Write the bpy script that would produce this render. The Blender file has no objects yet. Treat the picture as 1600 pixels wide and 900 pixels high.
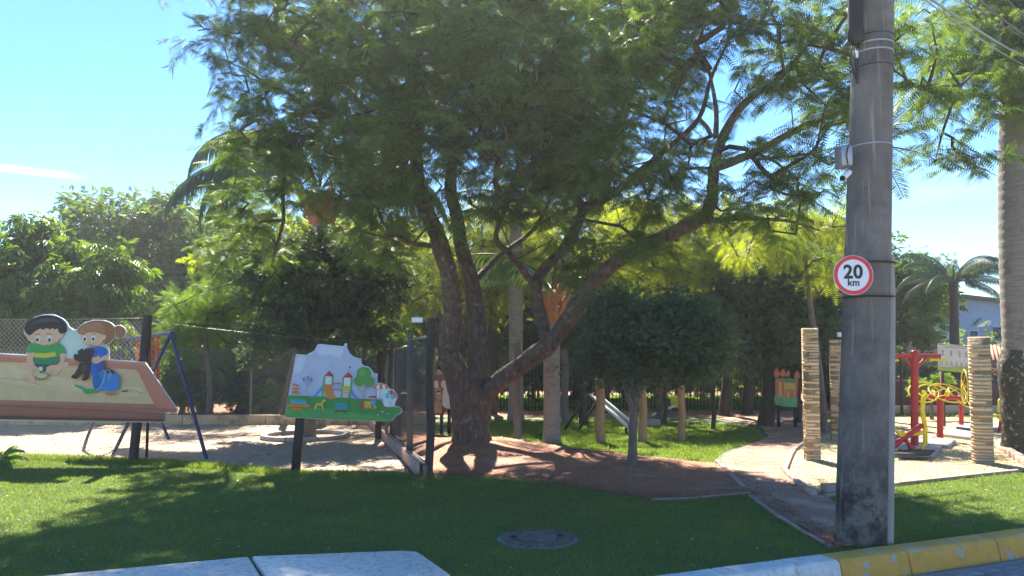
import bpy, math, random
import numpy as np
from mathutils import Vector, noise as mnoise
random.seed(7); RS = np.random.RandomState(11)
R = math.radians
S = bpy.context.scene
COL = S.collection

# ------------------------------------------------------------------ camera
FPX, CX, EYE, PITCH, SHY = 1150.0, 800.0, 1.5, R(3.0), 54.7
cam_d = bpy.data.cameras.new('camera'); cam = bpy.data.objects.new('camera', cam_d); COL.objects.link(cam)
cam_d.sensor_width = 36; cam_d.lens = 36*FPX/1600; cam_d.shift_y = SHY/1600
cam_d.clip_start = 0.05; cam_d.clip_end = 3000
cam.location = (0, 0, EYE); cam.rotation_euler = (R(90)+PITCH, 0, 0)
S.camera = cam
S.render.resolution_x, S.render.resolution_y = 1024, 576

# ------------------------------------------------------------------ light
SUN_EL, SUN_AZ = R(49), R(-7)          # azimuth from +Y (view direction), clockwise
world = bpy.data.worlds.new('World'); S.world = world; world.use_nodes = True
wn = world.node_tree; wn.nodes.clear()
def WN(t): return wn.nodes.new(t)
sky = WN('ShaderNodeTexSky'); sky.sky_type = 'NISHITA'; sky.sun_disc = False
sky.sun_elevation = SUN_EL; sky.sun_rotation = SUN_AZ
sky.air_density = 1.0; sky.dust_density = 0.1; sky.ozone_density = 3.0; sky.altitude = 300
tc = WN('ShaderNodeTexCoord'); mp = WN('ShaderNodeMapping'); mp.inputs['Scale'].default_value = (1.6, 1.6, 22)
mp.inputs['Location'].default_value = (0.3, 0.0, 0.55)
cn = WN('ShaderNodeTexNoise'); cn.inputs['Scale'].default_value = 1.3; cn.inputs['Detail'].default_value = 8; cn.inputs['Roughness'].default_value = .6
cr = WN('ShaderNodeValToRGB'); cr.color_ramp.elements[0].position = .60; cr.color_ramp.elements[1].position = .80
cm = WN('ShaderNodeMixRGB'); cm.inputs[2].default_value = (9, 9.6, 10.5, 1)
wsc = WN('ShaderNodeMath'); wsc.operation = 'MULTIPLY'; wsc.inputs[1].default_value = .03
bg = WN('ShaderNodeBackground'); bg.inputs[1].default_value = 0.145
wo = WN('ShaderNodeOutputWorld')
L = wn.links.new
L(tc.outputs['Generated'], mp.inputs[0]); L(mp.outputs[0], cn.inputs[0]); L(cn.outputs[0], cr.inputs[0])
L(cr.outputs[0], wsc.inputs[0]); L(wsc.outputs[0], cm.inputs[0]); hsv = WN('ShaderNodeHueSaturation'); hsv.inputs['Hue'].default_value = .505; hsv.inputs['Saturation'].default_value = 1.3; hsv.inputs['Value'].default_value = .385; # one thin wisp low at the left
sxyz = WN('ShaderNodeSeparateXYZ'); L(tc.outputs['Generated'], sxyz.inputs[0])
def win(sock, c, w):
    a = WN('ShaderNodeMath'); a.operation = 'SUBTRACT'; a.inputs[1].default_value = c; L(sock, a.inputs[0])
    b = WN('ShaderNodeMath'); b.operation = 'ABSOLUTE'; L(a.outputs[0], b.inputs[0])
    m = WN('ShaderNodeMapRange'); m.interpolation_type = 'SMOOTHSTEP'; m.inputs[1].default_value = w; m.inputs[2].default_value = 0; L(b.outputs[0], m.inputs[0]); return m.outputs[0]
wz, wx = win(sxyz.outputs[2], .213, .0055), win(sxyz.outputs[0], -.55, .065)
wm = WN('ShaderNodeMath'); wm.operation = 'MULTIPLY'; L(wz, wm.inputs[0]); L(wx, wm.inputs[1])
mp3 = WN('ShaderNodeMapping'); mp3.inputs['Scale'].default_value = (9, 9, 240); L(tc.outputs['Generated'], mp3.inputs[0]); wn3 = WN('ShaderNodeTexNoise'); wn3.inputs['Scale'].default_value = 1.5; wn3.inputs['Detail'].default_value = 6; L(mp3.outputs[0], wn3.inputs[0])
wm2 = WN('ShaderNodeMath'); wm2.operation = 'MULTIPLY'; wm1 = WN('ShaderNodeMath'); wm1.operation = 'MULTIPLY'; wm1.inputs[1].default_value = .4; L(wm.outputs[0], wm1.inputs[0]); L(wm1.outputs[0], wm2.inputs[0]); L(wn3.outputs[0], wm2.inputs[1])
wadd = WN('ShaderNodeMath'); wadd.operation = 'ADD'; wadd.use_clamp = True; L(wsc.outputs[0], wadd.inputs[0]); L(wm2.outputs[0], wadd.inputs[1]); L(wadd.outputs[0], cm.inputs[0])
L(sky.outputs[0], hsv.inputs['Color']); L(hsv.outputs[0], cm.inputs[1]); L(cm.outputs[0], bg.inputs[0]); L(bg.outputs[0], wo.inputs[0])
sd = bpy.data.lights.new('sun', 'SUN'); sd.energy = 3.5; sd.angle = R(.55); sd.color = (1, .92, .78)
sun = bpy.data.objects.new('sun', sd); COL.objects.link(sun)
sdir = Vector((math.sin(SUN_AZ)*math.cos(SUN_EL), math.cos(SUN_AZ)*math.cos(SUN_EL), math.sin(SUN_EL)))
sun.rotation_euler = sdir.to_track_quat('Z', 'Y').to_euler(); sun.location = (0, 0, 30)
S.view_settings.view_transform = 'Standard'; S.view_settings.look = 'None'
S.view_settings.exposure = 2.5; S.view_settings.gamma = 1

# ------------------------------------------------------------------ helpers
cp, sp_ = math.cos(PITCH), math.sin(PITCH)
def _ray(px, py):
    u = (px-CX)/FPX; v = (450+SHY-py)/FPX
    return Vector((u, cp-v*sp_, sp_+v*cp))
def P(px, py, Y):
    """point of the place seen at photo pixel (px,py), Y metres ahead"""
    r = _ray(px, py); k = Y/r.y
    return Vector((r.x*k, Y, EYE+r.z*k))
def G(px, py, z=0.0):
    r = _ray(px, py); k = (z-EYE)/r.z
    return Vector((r.x*k, r.y*k, z))

ORG = {}
def tag(o, label=None, cat=None, group=None, kind=None):
    if label: o['label'] = label
    if cat: o['category'] = cat
    if group: o['group'] = group
    if kind: o['kind'] = kind
    return o
def thing(name, loc, label, cat, group=None):
    o = bpy.data.objects.new(name, None); COL.objects.link(o); o.location = loc
    o.empty_display_size = .1
    ORG[o.name] = Vector(loc); return tag(o, label, cat, group)
def mesh_np(name, V, F, mats, parent=None, smooth=False, mi=None, tint=None, loc=None):
    """V (n,3); F (m,k) all faces the same size or list of lists"""
    V = np.asarray(V, dtype=np.float32)
    org = ORG[parent.name] if parent is not None else (Vector(loc) if loc is not None else Vector((0, 0, 0)))
    V = V-np.array(org, dtype=np.float32)
    me = bpy.data.meshes.new(name)
    if isinstance(F, np.ndarray):
        m, k = F.shape; flat = F.ravel(); starts = np.arange(m)*k; tot = np.full(m, k)
    else:
        tot = np.array([len(f) for f in F]); flat = np.array([i for f in F for i in f]); starts = np.concatenate([[0], np.cumsum(tot)[:-1]])
    me.vertices.add(len(V)); me.vertices.foreach_set('co', V.ravel())
    me.loops.add(len(flat)); me.loops.foreach_set('vertex_index', flat.astype(np.int32))
    me.polygons.add(len(tot)); me.polygons.foreach_set('loop_start', starts.astype(np.int32)); me.polygons.foreach_set('loop_total', tot.astype(np.int32))
    if smooth: me.polygons.foreach_set('use_smooth', np.ones(len(tot), dtype=bool))
    for m_ in (mats if isinstance(mats, (list, tuple)) else [mats]): me.materials.append(m_)
    if mi is not None: me.polygons.foreach_set('material_index', np.asarray(mi, dtype=np.int32))
    me.update(calc_edges=True)
    if tint is not None:
        at = me.attributes.new('tint', 'FLOAT', 'POINT'); at.data.foreach_set('value', np.asarray(tint, dtype=np.float32))
    o = bpy.data.objects.new(name, me); COL.objects.link(o)
    ORG[o.name] = org
    if parent is not None: o.parent = parent; o.location = (0, 0, 0)
    if parent is None: o.location = org
    elif parent.type == 'EMPTY': pass
    return o

class MB:
    def __init__(s): s.V = []; s.F = []; s.M = []
    def add(s, V, F, m=0):
        b = len(s.V); s.V += [tuple(v) for v in V]; s.F += [[i+b for i in f] for f in F]; s.M += [m]*len(F); return s
    def box(s, c, d, m=0, rz=0, ax=None):
        x, y, z = d[0]/2, d[1]/2, d[2]/2
        c = Vector(c); ca, sa = math.cos(rz), math.sin(rz)
        V = []
        for sz in (-1, 1):
            for sx, sy in ((-1, -1), (1, -1), (1, 1), (-1, 1)):
                a, b = sx*x, sy*y; V.append((c.x+a*ca-b*sa, c.y+a*sa+b*ca, c.z+sz*z))
        return s.add(V, [(3, 2, 1, 0), (4, 5, 6, 7), (0, 1, 5, 4), (1, 2, 6, 5), (2, 3, 7, 6), (3, 0, 4, 7)], m)
    def tube(s, pts, r, n=8, m=0, cap=True):
        pts = [Vector(p) for p in pts]; rr = r if isinstance(r, (list, tuple)) else [r]*len(pts)
        V = []; ref = None
        for i, p in enumerate(pts):
            t = (pts[min(i+1, len(pts)-1)]-pts[max(i-1, 0)]).normalized()
            if ref is None:
                ref = Vector((0, 0, 1)) if abs(t.z) < .9 else Vector((1, 0, 0))
                a = t.cross(ref).normalized()
            else: a = (a-t*a.dot(t)).normalized()
            b = t.cross(a)
            for k in range(n):
                w = 2*math.pi*k/n; V.append(p+(a*math.cos(w)+b*math.sin(w))*rr[i])
        F = []
        for i in range(len(pts)-1):
            for k in range(n):
                k2 = (k+1) % n; F.append((i*n+k, i*n+k2, (i+1)*n+k2, (i+1)*n+k))
        if cap: F.append(tuple(range(n-1, -1, -1))); F.append(tuple((len(pts)-1)*n+k for k in range(n)))
        return s.add(V, F, m)
    def ring(s, c, rad, r, axis, n=36, k=8, m=0, sx=1):
        axis = Vector(axis).normalized(); ref = Vector((0, 0, 1)) if abs(axis.z) < .9 else Vector((1, 0, 0))
        a = axis.cross(ref).normalized(); b = axis.cross(a)
        pts = [Vector(c)+a*math.cos(2*math.pi*i/n)*rad*sx+b*math.sin(2*math.pi*i/n)*rad for i in range(n)]
        V = []; F = []
        for i in range(n):
            rad_d = (pts[i]-Vector(c)).normalized()
            for j in range(k):
                w = 2*math.pi*j/k; V.append(pts[i]+(rad_d*math.cos(w)+axis*math.sin(w))*r)
        for i in range(n):
            i2 = (i+1) % n
            for j in range(k):
                j2 = (j+1) % k; F.append((i*k+j, i*k+j2, i2*k+j2, i2*k+j))
        return s.add(V, F, m)
    def prism(s, pts, d, m=0):
        """pts: 3D polygon, d: extrusion vector"""
        n = len(pts); d = Vector(d); V = [Vector(p) for p in pts]+[Vector(p)+d for p in pts]
        F = [tuple(range(n)), tuple(range(2*n-1, n-1, -1))]+[(i, i+n, (i+1) % n+n, (i+1) % n) for i in range(n)]
        return s.add(V, F, m)
    def lathe(s, c, prof, n=20, m=0):
        c = Vector(c); V = []; F = []
        for r, z in prof:
            for k in range(n):
                w = 2*math.pi*k/n; V.append((c.x+r*math.cos(w), c.y+r*math.sin(w), c.z+z))
        for i in range(len(prof)-1):
            for k in range(n):
                k2 = (k+1) % n; F.append((i*n+k, i*n+k2, (i+1)*n+k2, (i+1)*n+k))
        F.append(tuple(range(n-1, -1, -1))); F.append(tuple((len(prof)-1)*n+k for k in range(n)))
        return s.add(V, F, m)
    def build(s, name, mats, parent=None, smooth=False, loc=None, bevel=0):
        o = mesh_np(name, np.array([tuple(v) for v in s.V]), s.F, mats, parent, smooth, mi=s.M, loc=loc)
        if bevel:
            b = o.modifiers.new('bevel', 'BEVEL'); b.width = bevel; b.segments = 2; b.limit_method = 'ANGLE'
        if smooth and not bevel:
            try: o.data.set_sharp_from_angle(angle=R(50))
            except Exception: pass
        return o

# ------------------------------------------------------------------ materials
def mat(name, c, rough=.8, c2=None, scale=6.0, amt=.5, bump=.2, bscale=None, spec=.3, metal=0, c3=None, s3=1.2, t3=(.5, .62), obj=True, stretch=None, rnd=0):
    m = bpy.data.materials.new(name); m.use_nodes = True; nt = m.node_tree; ns = nt.nodes; lk = nt.links.new
    b = ns['Principled BSDF']; b.inputs['Roughness'].default_value = rough; b.inputs['Metallic'].default_value = metal
    b.inputs['Specular IOR Level'].default_value = spec
    t = ns.new('ShaderNodeTexCoord'); src = t.outputs['Object']
    if stretch:
        q = ns.new('ShaderNodeMapping'); q.inputs['Scale'].default_value = stretch; lk(src, q.inputs[0]); src = q.outputs[0]
    if c2 is None: c2 = tuple(x*.7 for x in c)
    n1 = ns.new('ShaderNodeTexNoise'); n1.inputs['Scale'].default_value = scale; n1.inputs['Detail'].default_value = 7; n1.inputs['Roughness'].default_value = .65; lk(src, n1.inputs[0])
    r1 = ns.new('ShaderNodeValToRGB'); r1.color_ramp.elements[0].position = .5-amt*.35; r1.color_ramp.elements[1].position = .5+amt*.35
    r1.color_ramp.elements[0].color = (*c2, 1); r1.color_ramp.elements[1].color = (*c, 1); lk(n1.outputs[0], r1.inputs[0]); out = r1.outputs[0]
    if c3:
        n3 = ns.new('ShaderNodeTexNoise'); n3.inputs['Scale'].default_value = s3; n3.inputs['Detail'].default_value = 9; n3.inputs['Roughness'].default_value = .7; lk(t.outputs['Object'], n3.inputs[0])
        r3 = ns.new('ShaderNodeValToRGB'); r3.color_ramp.elements[0].position = t3[0]; r3.color_ramp.elements[1].position = t3[1]; lk(n3.outputs[0], r3.inputs[0])
        mx = ns.new('ShaderNodeMixRGB'); lk(r3.outputs[0], mx.inputs[0]); lk(out, mx.inputs[1]); mx.inputs[2].default_value = (*c3, 1); out = mx.outputs[0]
    if rnd:
        oi = ns.new('ShaderNodeObjectInfo'); hs = ns.new('ShaderNodeHueSaturation'); mr = ns.new('ShaderNodeMapRange')
        mr.inputs[3].default_value = 1-rnd; mr.inputs[4].default_value = 1+rnd; lk(oi.outputs['Random'], mr.inputs[0]); lk(mr.outputs[0], hs.inputs['Value']); lk(out, hs.inputs['Color']); out = hs.outputs[0]
    lk(out, b.inputs['Base Color'])
    if bump:
        nb = ns.new('ShaderNodeTexNoise'); nb.inputs['Scale'].default_value = bscale or scale*4; nb.inputs['Detail'].default_value = 6; lk(src, nb.inputs[0])
        bp = ns.new('ShaderNodeBump'); bp.inputs['Strength'].default_value = bump; bp.inputs['Distance'].default_value = .02; lk(nb.outputs[0], bp.inputs['Height']); lk(bp.outputs[0], b.inputs['Normal'])
    return m
def leafmat(name, ca, cb, trans=.45, tcol=None, rough=.5, spec=.25):
    """foliage: colour runs from ca to cb with each leaf's own tint; thin, lets light through"""
    m = bpy.data.materials.new(name); m.use_nodes = True; nt = m.node_tree; ns = nt.nodes; lk = nt.links.new; ns.clear()
    a = ns.new('ShaderNodeAttribute'); a.attribute_name = 'tint'
    r = ns.new('ShaderNodeValToRGB'); r.color_ramp.elements[0].color = (*ca, 1); r.color_ramp.elements[1].color = (*cb, 1); lk(a.outputs['Fac'], r.inputs[0])
    d = ns.new('ShaderNodeBsdfPrincipled'); d.inputs['Roughness'].default_value = rough; d.inputs['Specular IOR Level'].default_value = spec; lk(r.outputs[0], d.inputs['Base Color'])
    tr = ns.new('ShaderNodeBsdfTranslucent'); tm = ns.new('ShaderNodeMixRGB'); tm.blend_type = 'MULTIPLY'; tm.inputs[0].default_value = 1
    tm.inputs[2].default_value = (*(tcol or (1.9, 1.9, .5)), 1); lk(r.outputs[0], tm.inputs[1]); lk(tm.outputs[0], tr.inputs[0])
    mx = ns.new('ShaderNodeMixShader'); mx.inputs[0].default_value = trans; lk(d.outputs[0], mx.inputs[1]); lk(tr.outputs[0], mx.inputs[2])
    o = ns.new('ShaderNodeOutputMaterial'); lk(mx.outputs[0], o.inputs[0]); return m

M = {}
M['lawn_soil'] = mat('lawn_soil', (.10, .15, .045), c2=(.05, .08, .03), scale=14, bump=.4, c3=(.10, .14, .04), s3=.8)
M['sand'] = mat('sand', (.50, .355, .24), c2=(.36, .25, .17), scale=5, bump=.7, bscale=22, c3=(.30, .22, .15), s3=2.6, t3=(.52, .66))
M['dirt'] = mat('dirt', (.40, .155, .08), c2=(.25, .10, .05), scale=4, bump=.8, bscale=16, c3=(.36, .22, .15), s3=1.5, t3=(.55, .7))
M['path'] = mat('path', (.34, .19, .13), c2=(.24, .13, .09), scale=6, bump=.8, bscale=25, c3=(.44, .28, .19), s3=1.8)
M['woodchip'] = mat('woodchip', (.52, .42, .24), c2=(.36, .27, .15), scale=24, bump=.9, bscale=40, c3=(.6, .5, .3), s3=2)
M['earth'] = mat('earth', (.22, .19, .13), c2=(.12, .13, .06), scale=1.5, bump=.3)
M['asphalt'] = mat('asphalt', (.07, .068, .065), c2=(.05, .05, .05), scale=30, bump=.3)
M['road'] = mat('road', (.34, .31, .285), c2=(.24, .22, .20), scale=8, bump=.3)
M['paver'] = mat('paver', (.30, .27, .25), c2=(.2, .185, .175), scale=18, bump=.5, rnd=.18)
M['kerb_white'] = mat('kerb_white', (.80, .73, .64), c2=(.58, .53, .46), scale=9, bump=.4, c3=(.28, .26, .25), s3=7, t3=(.56, .68))
M['kerb_yellow'] = mat('kerb_yellow', (.72, .37, .07), c2=(.60, .30, .06), scale=7, bump=.4, c3=(.42, .38, .33), s3=6.5, t3=(.575, .60))
M['slab'] = mat('slab', (.84, .76, .66), c2=(.62, .56, .48), scale=22, bump=.6, bscale=60, c3=(.34, .31, .28), s3=16, t3=(.52, .72))
M['concrete_pole'] = mat('concrete_pole', (.19, .165, .145), c2=(.12, .105, .092), scale=5, bump=.5, bscale=40, c3=(.07, .06, .055), s3=2.1, t3=(.48, .70), stretch=(1, 1, .45))
M['concrete'] = mat('concrete', (.38, .35, .32), c2=(.28, .26, .24), scale=5, bump=.5)
M['collar'] = mat('collar', (.24, .21, .18), c2=(.10, .10, .07), scale=7, bump=.6)
M['conduit'] = mat('conduit', (.36, .32, .28), c2=(.27, .24, .21), scale=4, bump=.3)
M['pink_stone'] = mat('pink_stone', (.46, .31, .25), c2=(.33, .21, .17), scale=9, bump=.6, rnd=.15)
M['brick'] = mat('brick', (.74, .56, .37), c2=(.6, .44, .28), scale=7, bump=.5, bscale=30, rnd=.15, c3=(.50, .36, .22), s3=5, t3=(.58, .7))
M['mortar'] = mat('mortar', (.32, .23, .14), scale=10)
M['bark'] = mat('bark', (.15, .105, .08), c2=(.05, .035, .028), scale=16, bump=1.6, bscale=30, c3=(.26, .23, .19), s3=8, t3=(.55, .72), stretch=(1, 1, .4))
M['bark_twig'] = mat('bark_twig', (.10, .082, .055), c2=(.055, .045, .03), scale=12, bump=.4)
M['bark_grey'] = mat('bark_grey', (.19, .155, .13), c2=(.09, .07, .06), scale=10, bump=.9, stretch=(1, 1, .35))
M['palm_bark'] = mat('palm_bark', (.30, .27, .24), c2=(.20, .175, .155), scale=5, bump=.5, stretch=(1, 1, 5), c3=(.13, .11, .10), s3=2.5, t3=(.55, .7))
M['lichen'] = mat('lichen', (.085, .08, .06), c2=(.04, .038, .03), scale=10, bump=.9, c3=(.36, .34, .28), s3=11, t3=(.56, .6))
M['boot'] = mat('boot', (.46, .22, .11), c2=(.26, .12, .06), scale=8, bump=.5, stretch=(1, 1, .3))
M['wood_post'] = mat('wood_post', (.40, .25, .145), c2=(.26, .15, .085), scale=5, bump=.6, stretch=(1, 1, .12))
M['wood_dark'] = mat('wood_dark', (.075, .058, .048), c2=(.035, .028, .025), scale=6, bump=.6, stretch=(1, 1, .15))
M['wood_grey'] = mat('wood_grey', (.22, .19, .165), c2=(.12, .10, .09), scale=6, bump=.6, stretch=(1, 1, .15))
M['wall_beige'] = mat('wall_beige', (.62, .45, .27), c2=(.48, .33, .20), scale=3, bump=.3, c3=(.28, .2, .13), s3=2)
M['swing_blue'] = mat('swing_blue', (.045, .06, .17), c2=(.03, .035, .08), scale=9, rough=.45, bump=.15, c3=(.10, .08, .07), s3=12, t3=(.6, .66))
M['seat_blue'] = mat('seat_blue', (.02, .06, .5), rough=.4, bump=0)
M['chain_orange'] = mat('chain_orange', (.55, .13, .05), rough=.6, bump=.1)
M['wire'] = mat('wire', (.42, .43, .42), rough=.45, metal=.6, bump=0)
M['wire_dark'] = mat('wire_dark', (.13, .14, .14), rough=.6, metal=.3, bump=0)
M['black_metal'] = mat('black_metal', (.02, .02, .02), rough=.5, bump=0)
M['grey_metal'] = mat('grey_metal', (.35, .36, .37), rough=.4, metal=.5, bump=.05)
M['red_paint'] = mat('red_paint', (.50, .045, .04), c2=(.36, .03, .03), rough=.4, scale=7, bump=.1)
M['yellow_paint'] = mat('yellow_paint', (.78, .60, .03), c2=(.66, .48, .02), rough=.4, scale=7, bump=.1)
M['rubber'] = mat('rubber', (.03, .03, .03), rough=.8)
M['white_paint'] = mat('white_paint', (.75, .76, .78), c2=(.66, .67, .69), rough=.5, scale=3, bump=.05)
M['sign_white'] = mat('sign_white', (.72, .73, .76), c2=(.68, .69, .72), rough=.45, scale=2, bump=0)
M['sign_red'] = mat('sign_red', (.68, .05, .06), c2=(.62, .045, .05), rough=.4, scale=2, bump=0)
M['sign_black'] = mat('sign_black', (.035, .035, .04), rough=.5, bump=0)
M['iron'] = mat('iron', (.20, .145, .115), c2=(.11, .08, .065), rough=.75, scale=14, bump=.7)
M['roof_tile'] = mat('roof_tile', (.50, .20, .13), c2=(.38, .14, .09), scale=8, bump=.3)
M['house_wall'] = mat('house_wall', (.40, .43, .50), c2=(.36, .39, .46), scale=2, bump=.05)
M['maroon'] = mat('maroon', (.13, .05, .045), c2=(.09, .035, .03), scale=2)
M['window'] = mat('window', (.03, .035, .04), rough=.1, bump=0, spec=.6)
M['plastic_green'] = mat('plastic_green', (.10, .42, .12), rough=.5, bump=0)
def flat(name, c):
    if name not in M: M[name] = mat(name, c, c2=tuple(x*.72 for x in c), rough=.6, scale=7, amt=1, bump=.1, spec=.25)
    return M[name]

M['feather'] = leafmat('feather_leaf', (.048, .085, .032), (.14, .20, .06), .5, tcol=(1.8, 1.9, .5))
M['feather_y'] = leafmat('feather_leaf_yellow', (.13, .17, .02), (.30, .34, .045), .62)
M['mango'] = leafmat('broad_leaf', (.05, .10, .025), (.13, .20, .04), .45, rough=.35, spec=.4)
M['dull'] = leafmat('dull_leaf', (.055, .095, .03), (.13, .19, .05), .42)
M['dark'] = leafmat('dark_leaf', (.045, .072, .052), (.10, .145, .09), .3, rough=.6, spec=.15)
M['fern'] = leafmat('fern_leaf', (.06, .13, .03), (.15, .24, .05), .5)
M['palm'] = leafmat('palm_leaf', (.03, .06, .04), (.07, .11, .06), .35, rough=.35, spec=.5)
M['grass'] = leafmat('grass_blade', (.11, .147, .048), (.20, .255, .068), .46, tcol=(1.6, 1.75, .5))
M['chips'] = leafmat('wood_chip_bit', (.34, .24, .11), (.72, .60, .34), .05, tcol=(1, 1, 1))
M['litter'] = leafmat('dry_leaf_bit', (.16, .09, .05), (.55, .40, .24), .1, tcol=(1, 1, 1))

def pole_stains(m):
    nt = m.node_tree; ns = nt.nodes; lk = nt.links.new; b = ns['Principled BSDF']; old = b.inputs['Base Color'].links[0].from_socket
    t = ns.new('ShaderNodeTexCoord'); sx = ns.new('ShaderNodeSeparateXYZ'); lk(t.outputs['Object'], sx.inputs[0])
    mr = ns.new('ShaderNodeMapRange'); mr.inputs[1].default_value = 1.0; mr.inputs[2].default_value = .35; lk(sx.outputs[2], mr.inputs[0])
    nz = ns.new('ShaderNodeTexNoise'); nz.inputs['Scale'].default_value = 5; nz.inputs['Detail'].default_value = 8; nz.inputs['Roughness'].default_value = .7; lk(t.outputs['Object'], nz.inputs[0])
    rp_ = ns.new('ShaderNodeValToRGB'); rp_.color_ramp.elements[0].position = .44; rp_.color_ramp.elements[1].position = .56; lk(nz.outputs[0], rp_.inputs[0])
    mu = ns.new('ShaderNodeMath'); mu.operation = 'MULTIPLY'; lk(mr.outputs[0], mu.inputs[0]); lk(rp_.outputs[0], mu.inputs[1])
    mx = ns.new('ShaderNodeMixRGB'); lk(mu.outputs[0], mx.inputs[0]); lk(old, mx.inputs[1]); mx.inputs[2].default_value = (.045, .036, .03, 1)
    # long pale drip lines
    mp2 = ns.new('ShaderNodeMapping'); mp2.inputs['Scale'].default_value = (16, 16, .5); lk(t.outputs['Object'], mp2.inputs[0]); n2 = ns.new('ShaderNodeTexNoise'); n2.inputs['Scale'].default_value = 1.6; n2.inputs['Detail'].default_value = 5; lk(mp2.outputs[0], n2.inputs[0])
    r2 = ns.new('ShaderNodeValToRGB'); r2.color_ramp.elements[0].position = .60; r2.color_ramp.elements[1].position = .74; r2.color_ramp.elements[1].color = (.45, .45, .45, 1); lk(n2.outputs[0], r2.inputs[0])
    m3 = ns.new('ShaderNodeMixRGB'); lk(r2.outputs[0], m3.inputs[0]); lk(mx.outputs[0], m3.inputs[1]); m3.inputs[2].default_value = (.38, .34, .30, 1); lk(m3.outputs[0], b.inputs['Base Color'])
pole_stains(M['concrete_pole'])

# ------------------------------------------------------------------ foliage machinery
def proto_pinnate(n=9, droop=.28, wid=.30, hw=.029):
    V = []; F = []
    for i in range(n):
        t = (i+.6)/n; x = t; z = -droop*t*t; w = wid*math.sin(math.pi*min(1, .18+t*.86))**.7
        for s in (-1, 1):
            b = len(V); dx = .10
            V += [(x-hw, 0, z), (x+hw, 0, z), (x+dx, s*w, z-.10*w/wid-.05)]
            F.append((b, b+1, b+2))
    return np.array(V), np.array(F)
def proto_spray(n=6, ln=.62, w=.10, spread=1.0, droop=.3):
    V = []; F = []
    for i in range(n):
        t = .15+.85*i/(n-1); s = (1 if i % 2 else -1) if i < n-1 else 0
        ang = s*spread*(1-.35*t); bx, bz = t*.55, -droop*t*t*.5
        dx, dy = math.cos(ang), math.sin(ang); l = ln*(1-.2*t); b = len(V)
        V += [(bx, 0, bz), (bx+dx*l*.45-dy*w, dy*l*.45+dx*w, bz-.02), (bx+dx*l, dy*l, bz-droop*.7), (bx+dx*l*.45+dy*w, dy*l*.45-dx*w, bz-.02)]
        F += [(b, b+1, b+2), (b, b+2, b+3)]
    return np.array(V), np.array(F)
PIN = proto_pinnate(8, .25, .30, .036); PIN_S = proto_pinnate(7, .2, .34)
MANGO = proto_spray(6, .70, .085, 1.1, .5); SMALL = proto_spray(7, .36, .13, 1.2, .1); MID = proto_spray(6, .5, .12, 1.1, .25)

def foliage(name, pos, dirs, size, proto, m, parent, tint):
    n = len(pos); Vp, Fp = proto
    d = dirs/np.linalg.norm(dirs, axis=1, keepdims=True)
    up = np.tile([0, 0, 1.0], (n, 1))+RS.normal(0, .45, (n, 3))
    y = np.cross(up, d); y /= np.linalg.norm(y, axis=1, keepdims=True)+1e-9
    z = np.cross(d, y)
    A = np.stack([d, y, z], axis=2)*size[:, None, None]          # columns
    V = np.einsum('nij,vj->nvi', A, Vp)+pos[:, None, :]
    F = (Fp[None]+(np.arange(n)*len(Vp))[:, None, None]).reshape(-1, Fp.shape[1])
    T = np.repeat(tint, len(Vp))
    o = mesh_np(name, V.reshape(-1, 3), F, m, parent, tint=T); o['kind'] = 'stuff' if False else 'foliage'
    del o['kind']
    return o

def resample(pts, rr, step=.12):
    P_ = []; Q = []
    for i in range(len(pts)-1):
        p0 = pts[max(i-1, 0)]; p1 = pts[i]; p2 = pts[i+1]; p3 = pts[min(i+2, len(pts)-1)]
        k = max(2, int((p2-p1).length/step))
        for j in range(k):
            t = j/k
            q = .5*((2*p1)+(p2-p0)*t+(2*p0-5*p1+4*p2-p3)*t*t+(3*p1-p0-3*p2+p3)*t**3)
            P_.append(q); Q.append(rr[i]*(1-t)+rr[i+1]*t)
    P_.append(pts[-1]); Q.append(rr[-1]); return P_, Q

def limb_tube(mb, pts, rr, n=12, rough=.1, seed=0):
    """bark tube whose section is uneven"""
    P_, Q = resample(pts, rr)
    a = None; V = []
    for i, p in enumerate(P_):
        t = (P_[min(i+1, len(P_)-1)]-P_[max(i-1, 0)]).normalized()
        if a is None: a = t.cross(Vector((.3, 1, .1))).normalized()
        else: a = (a-t*a.dot(t)).normalized()
        b = t.cross(a)
        for k in range(n):
            w = 2*math.pi*k/n; d = a*math.cos(w)+b*math.sin(w)
            f = 1+rough*(mnoise.noise((p+d*Q[i])*3.2+Vector((seed, 0, 0)))*1.2+mnoise.noise((p+d*Q[i])*9)*.5)
            V.append(p+d*Q[i]*f)
    F = []
    for i in range(len(P_)-1):
        for k in range(n):
            k2 = (k+1) % n; F.append((i*n+k, i*n+k2, (i+1)*n+k2, (i+1)*n+k))
    F.append(tuple((len(P_)-1)*n+k for k in range(n)))
    mb.add(V, F)
    return P_, Q

def blob_points(blobs, dens):
    out = []
    for (c, r, w) in blobs:
        n = max(3, int(dens*w*r[0]*r[1]*r[2]*4.19))
        for _ in range(n):
            while True:
                v = RS.uniform(-1, 1, 3)
                l = np.linalg.norm(v)
                if l <= 1 and (l > .45 or RS.rand() < .4): break
            out.append(np.array(c)+v*np.array(r))
    return np.array(out)

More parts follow.
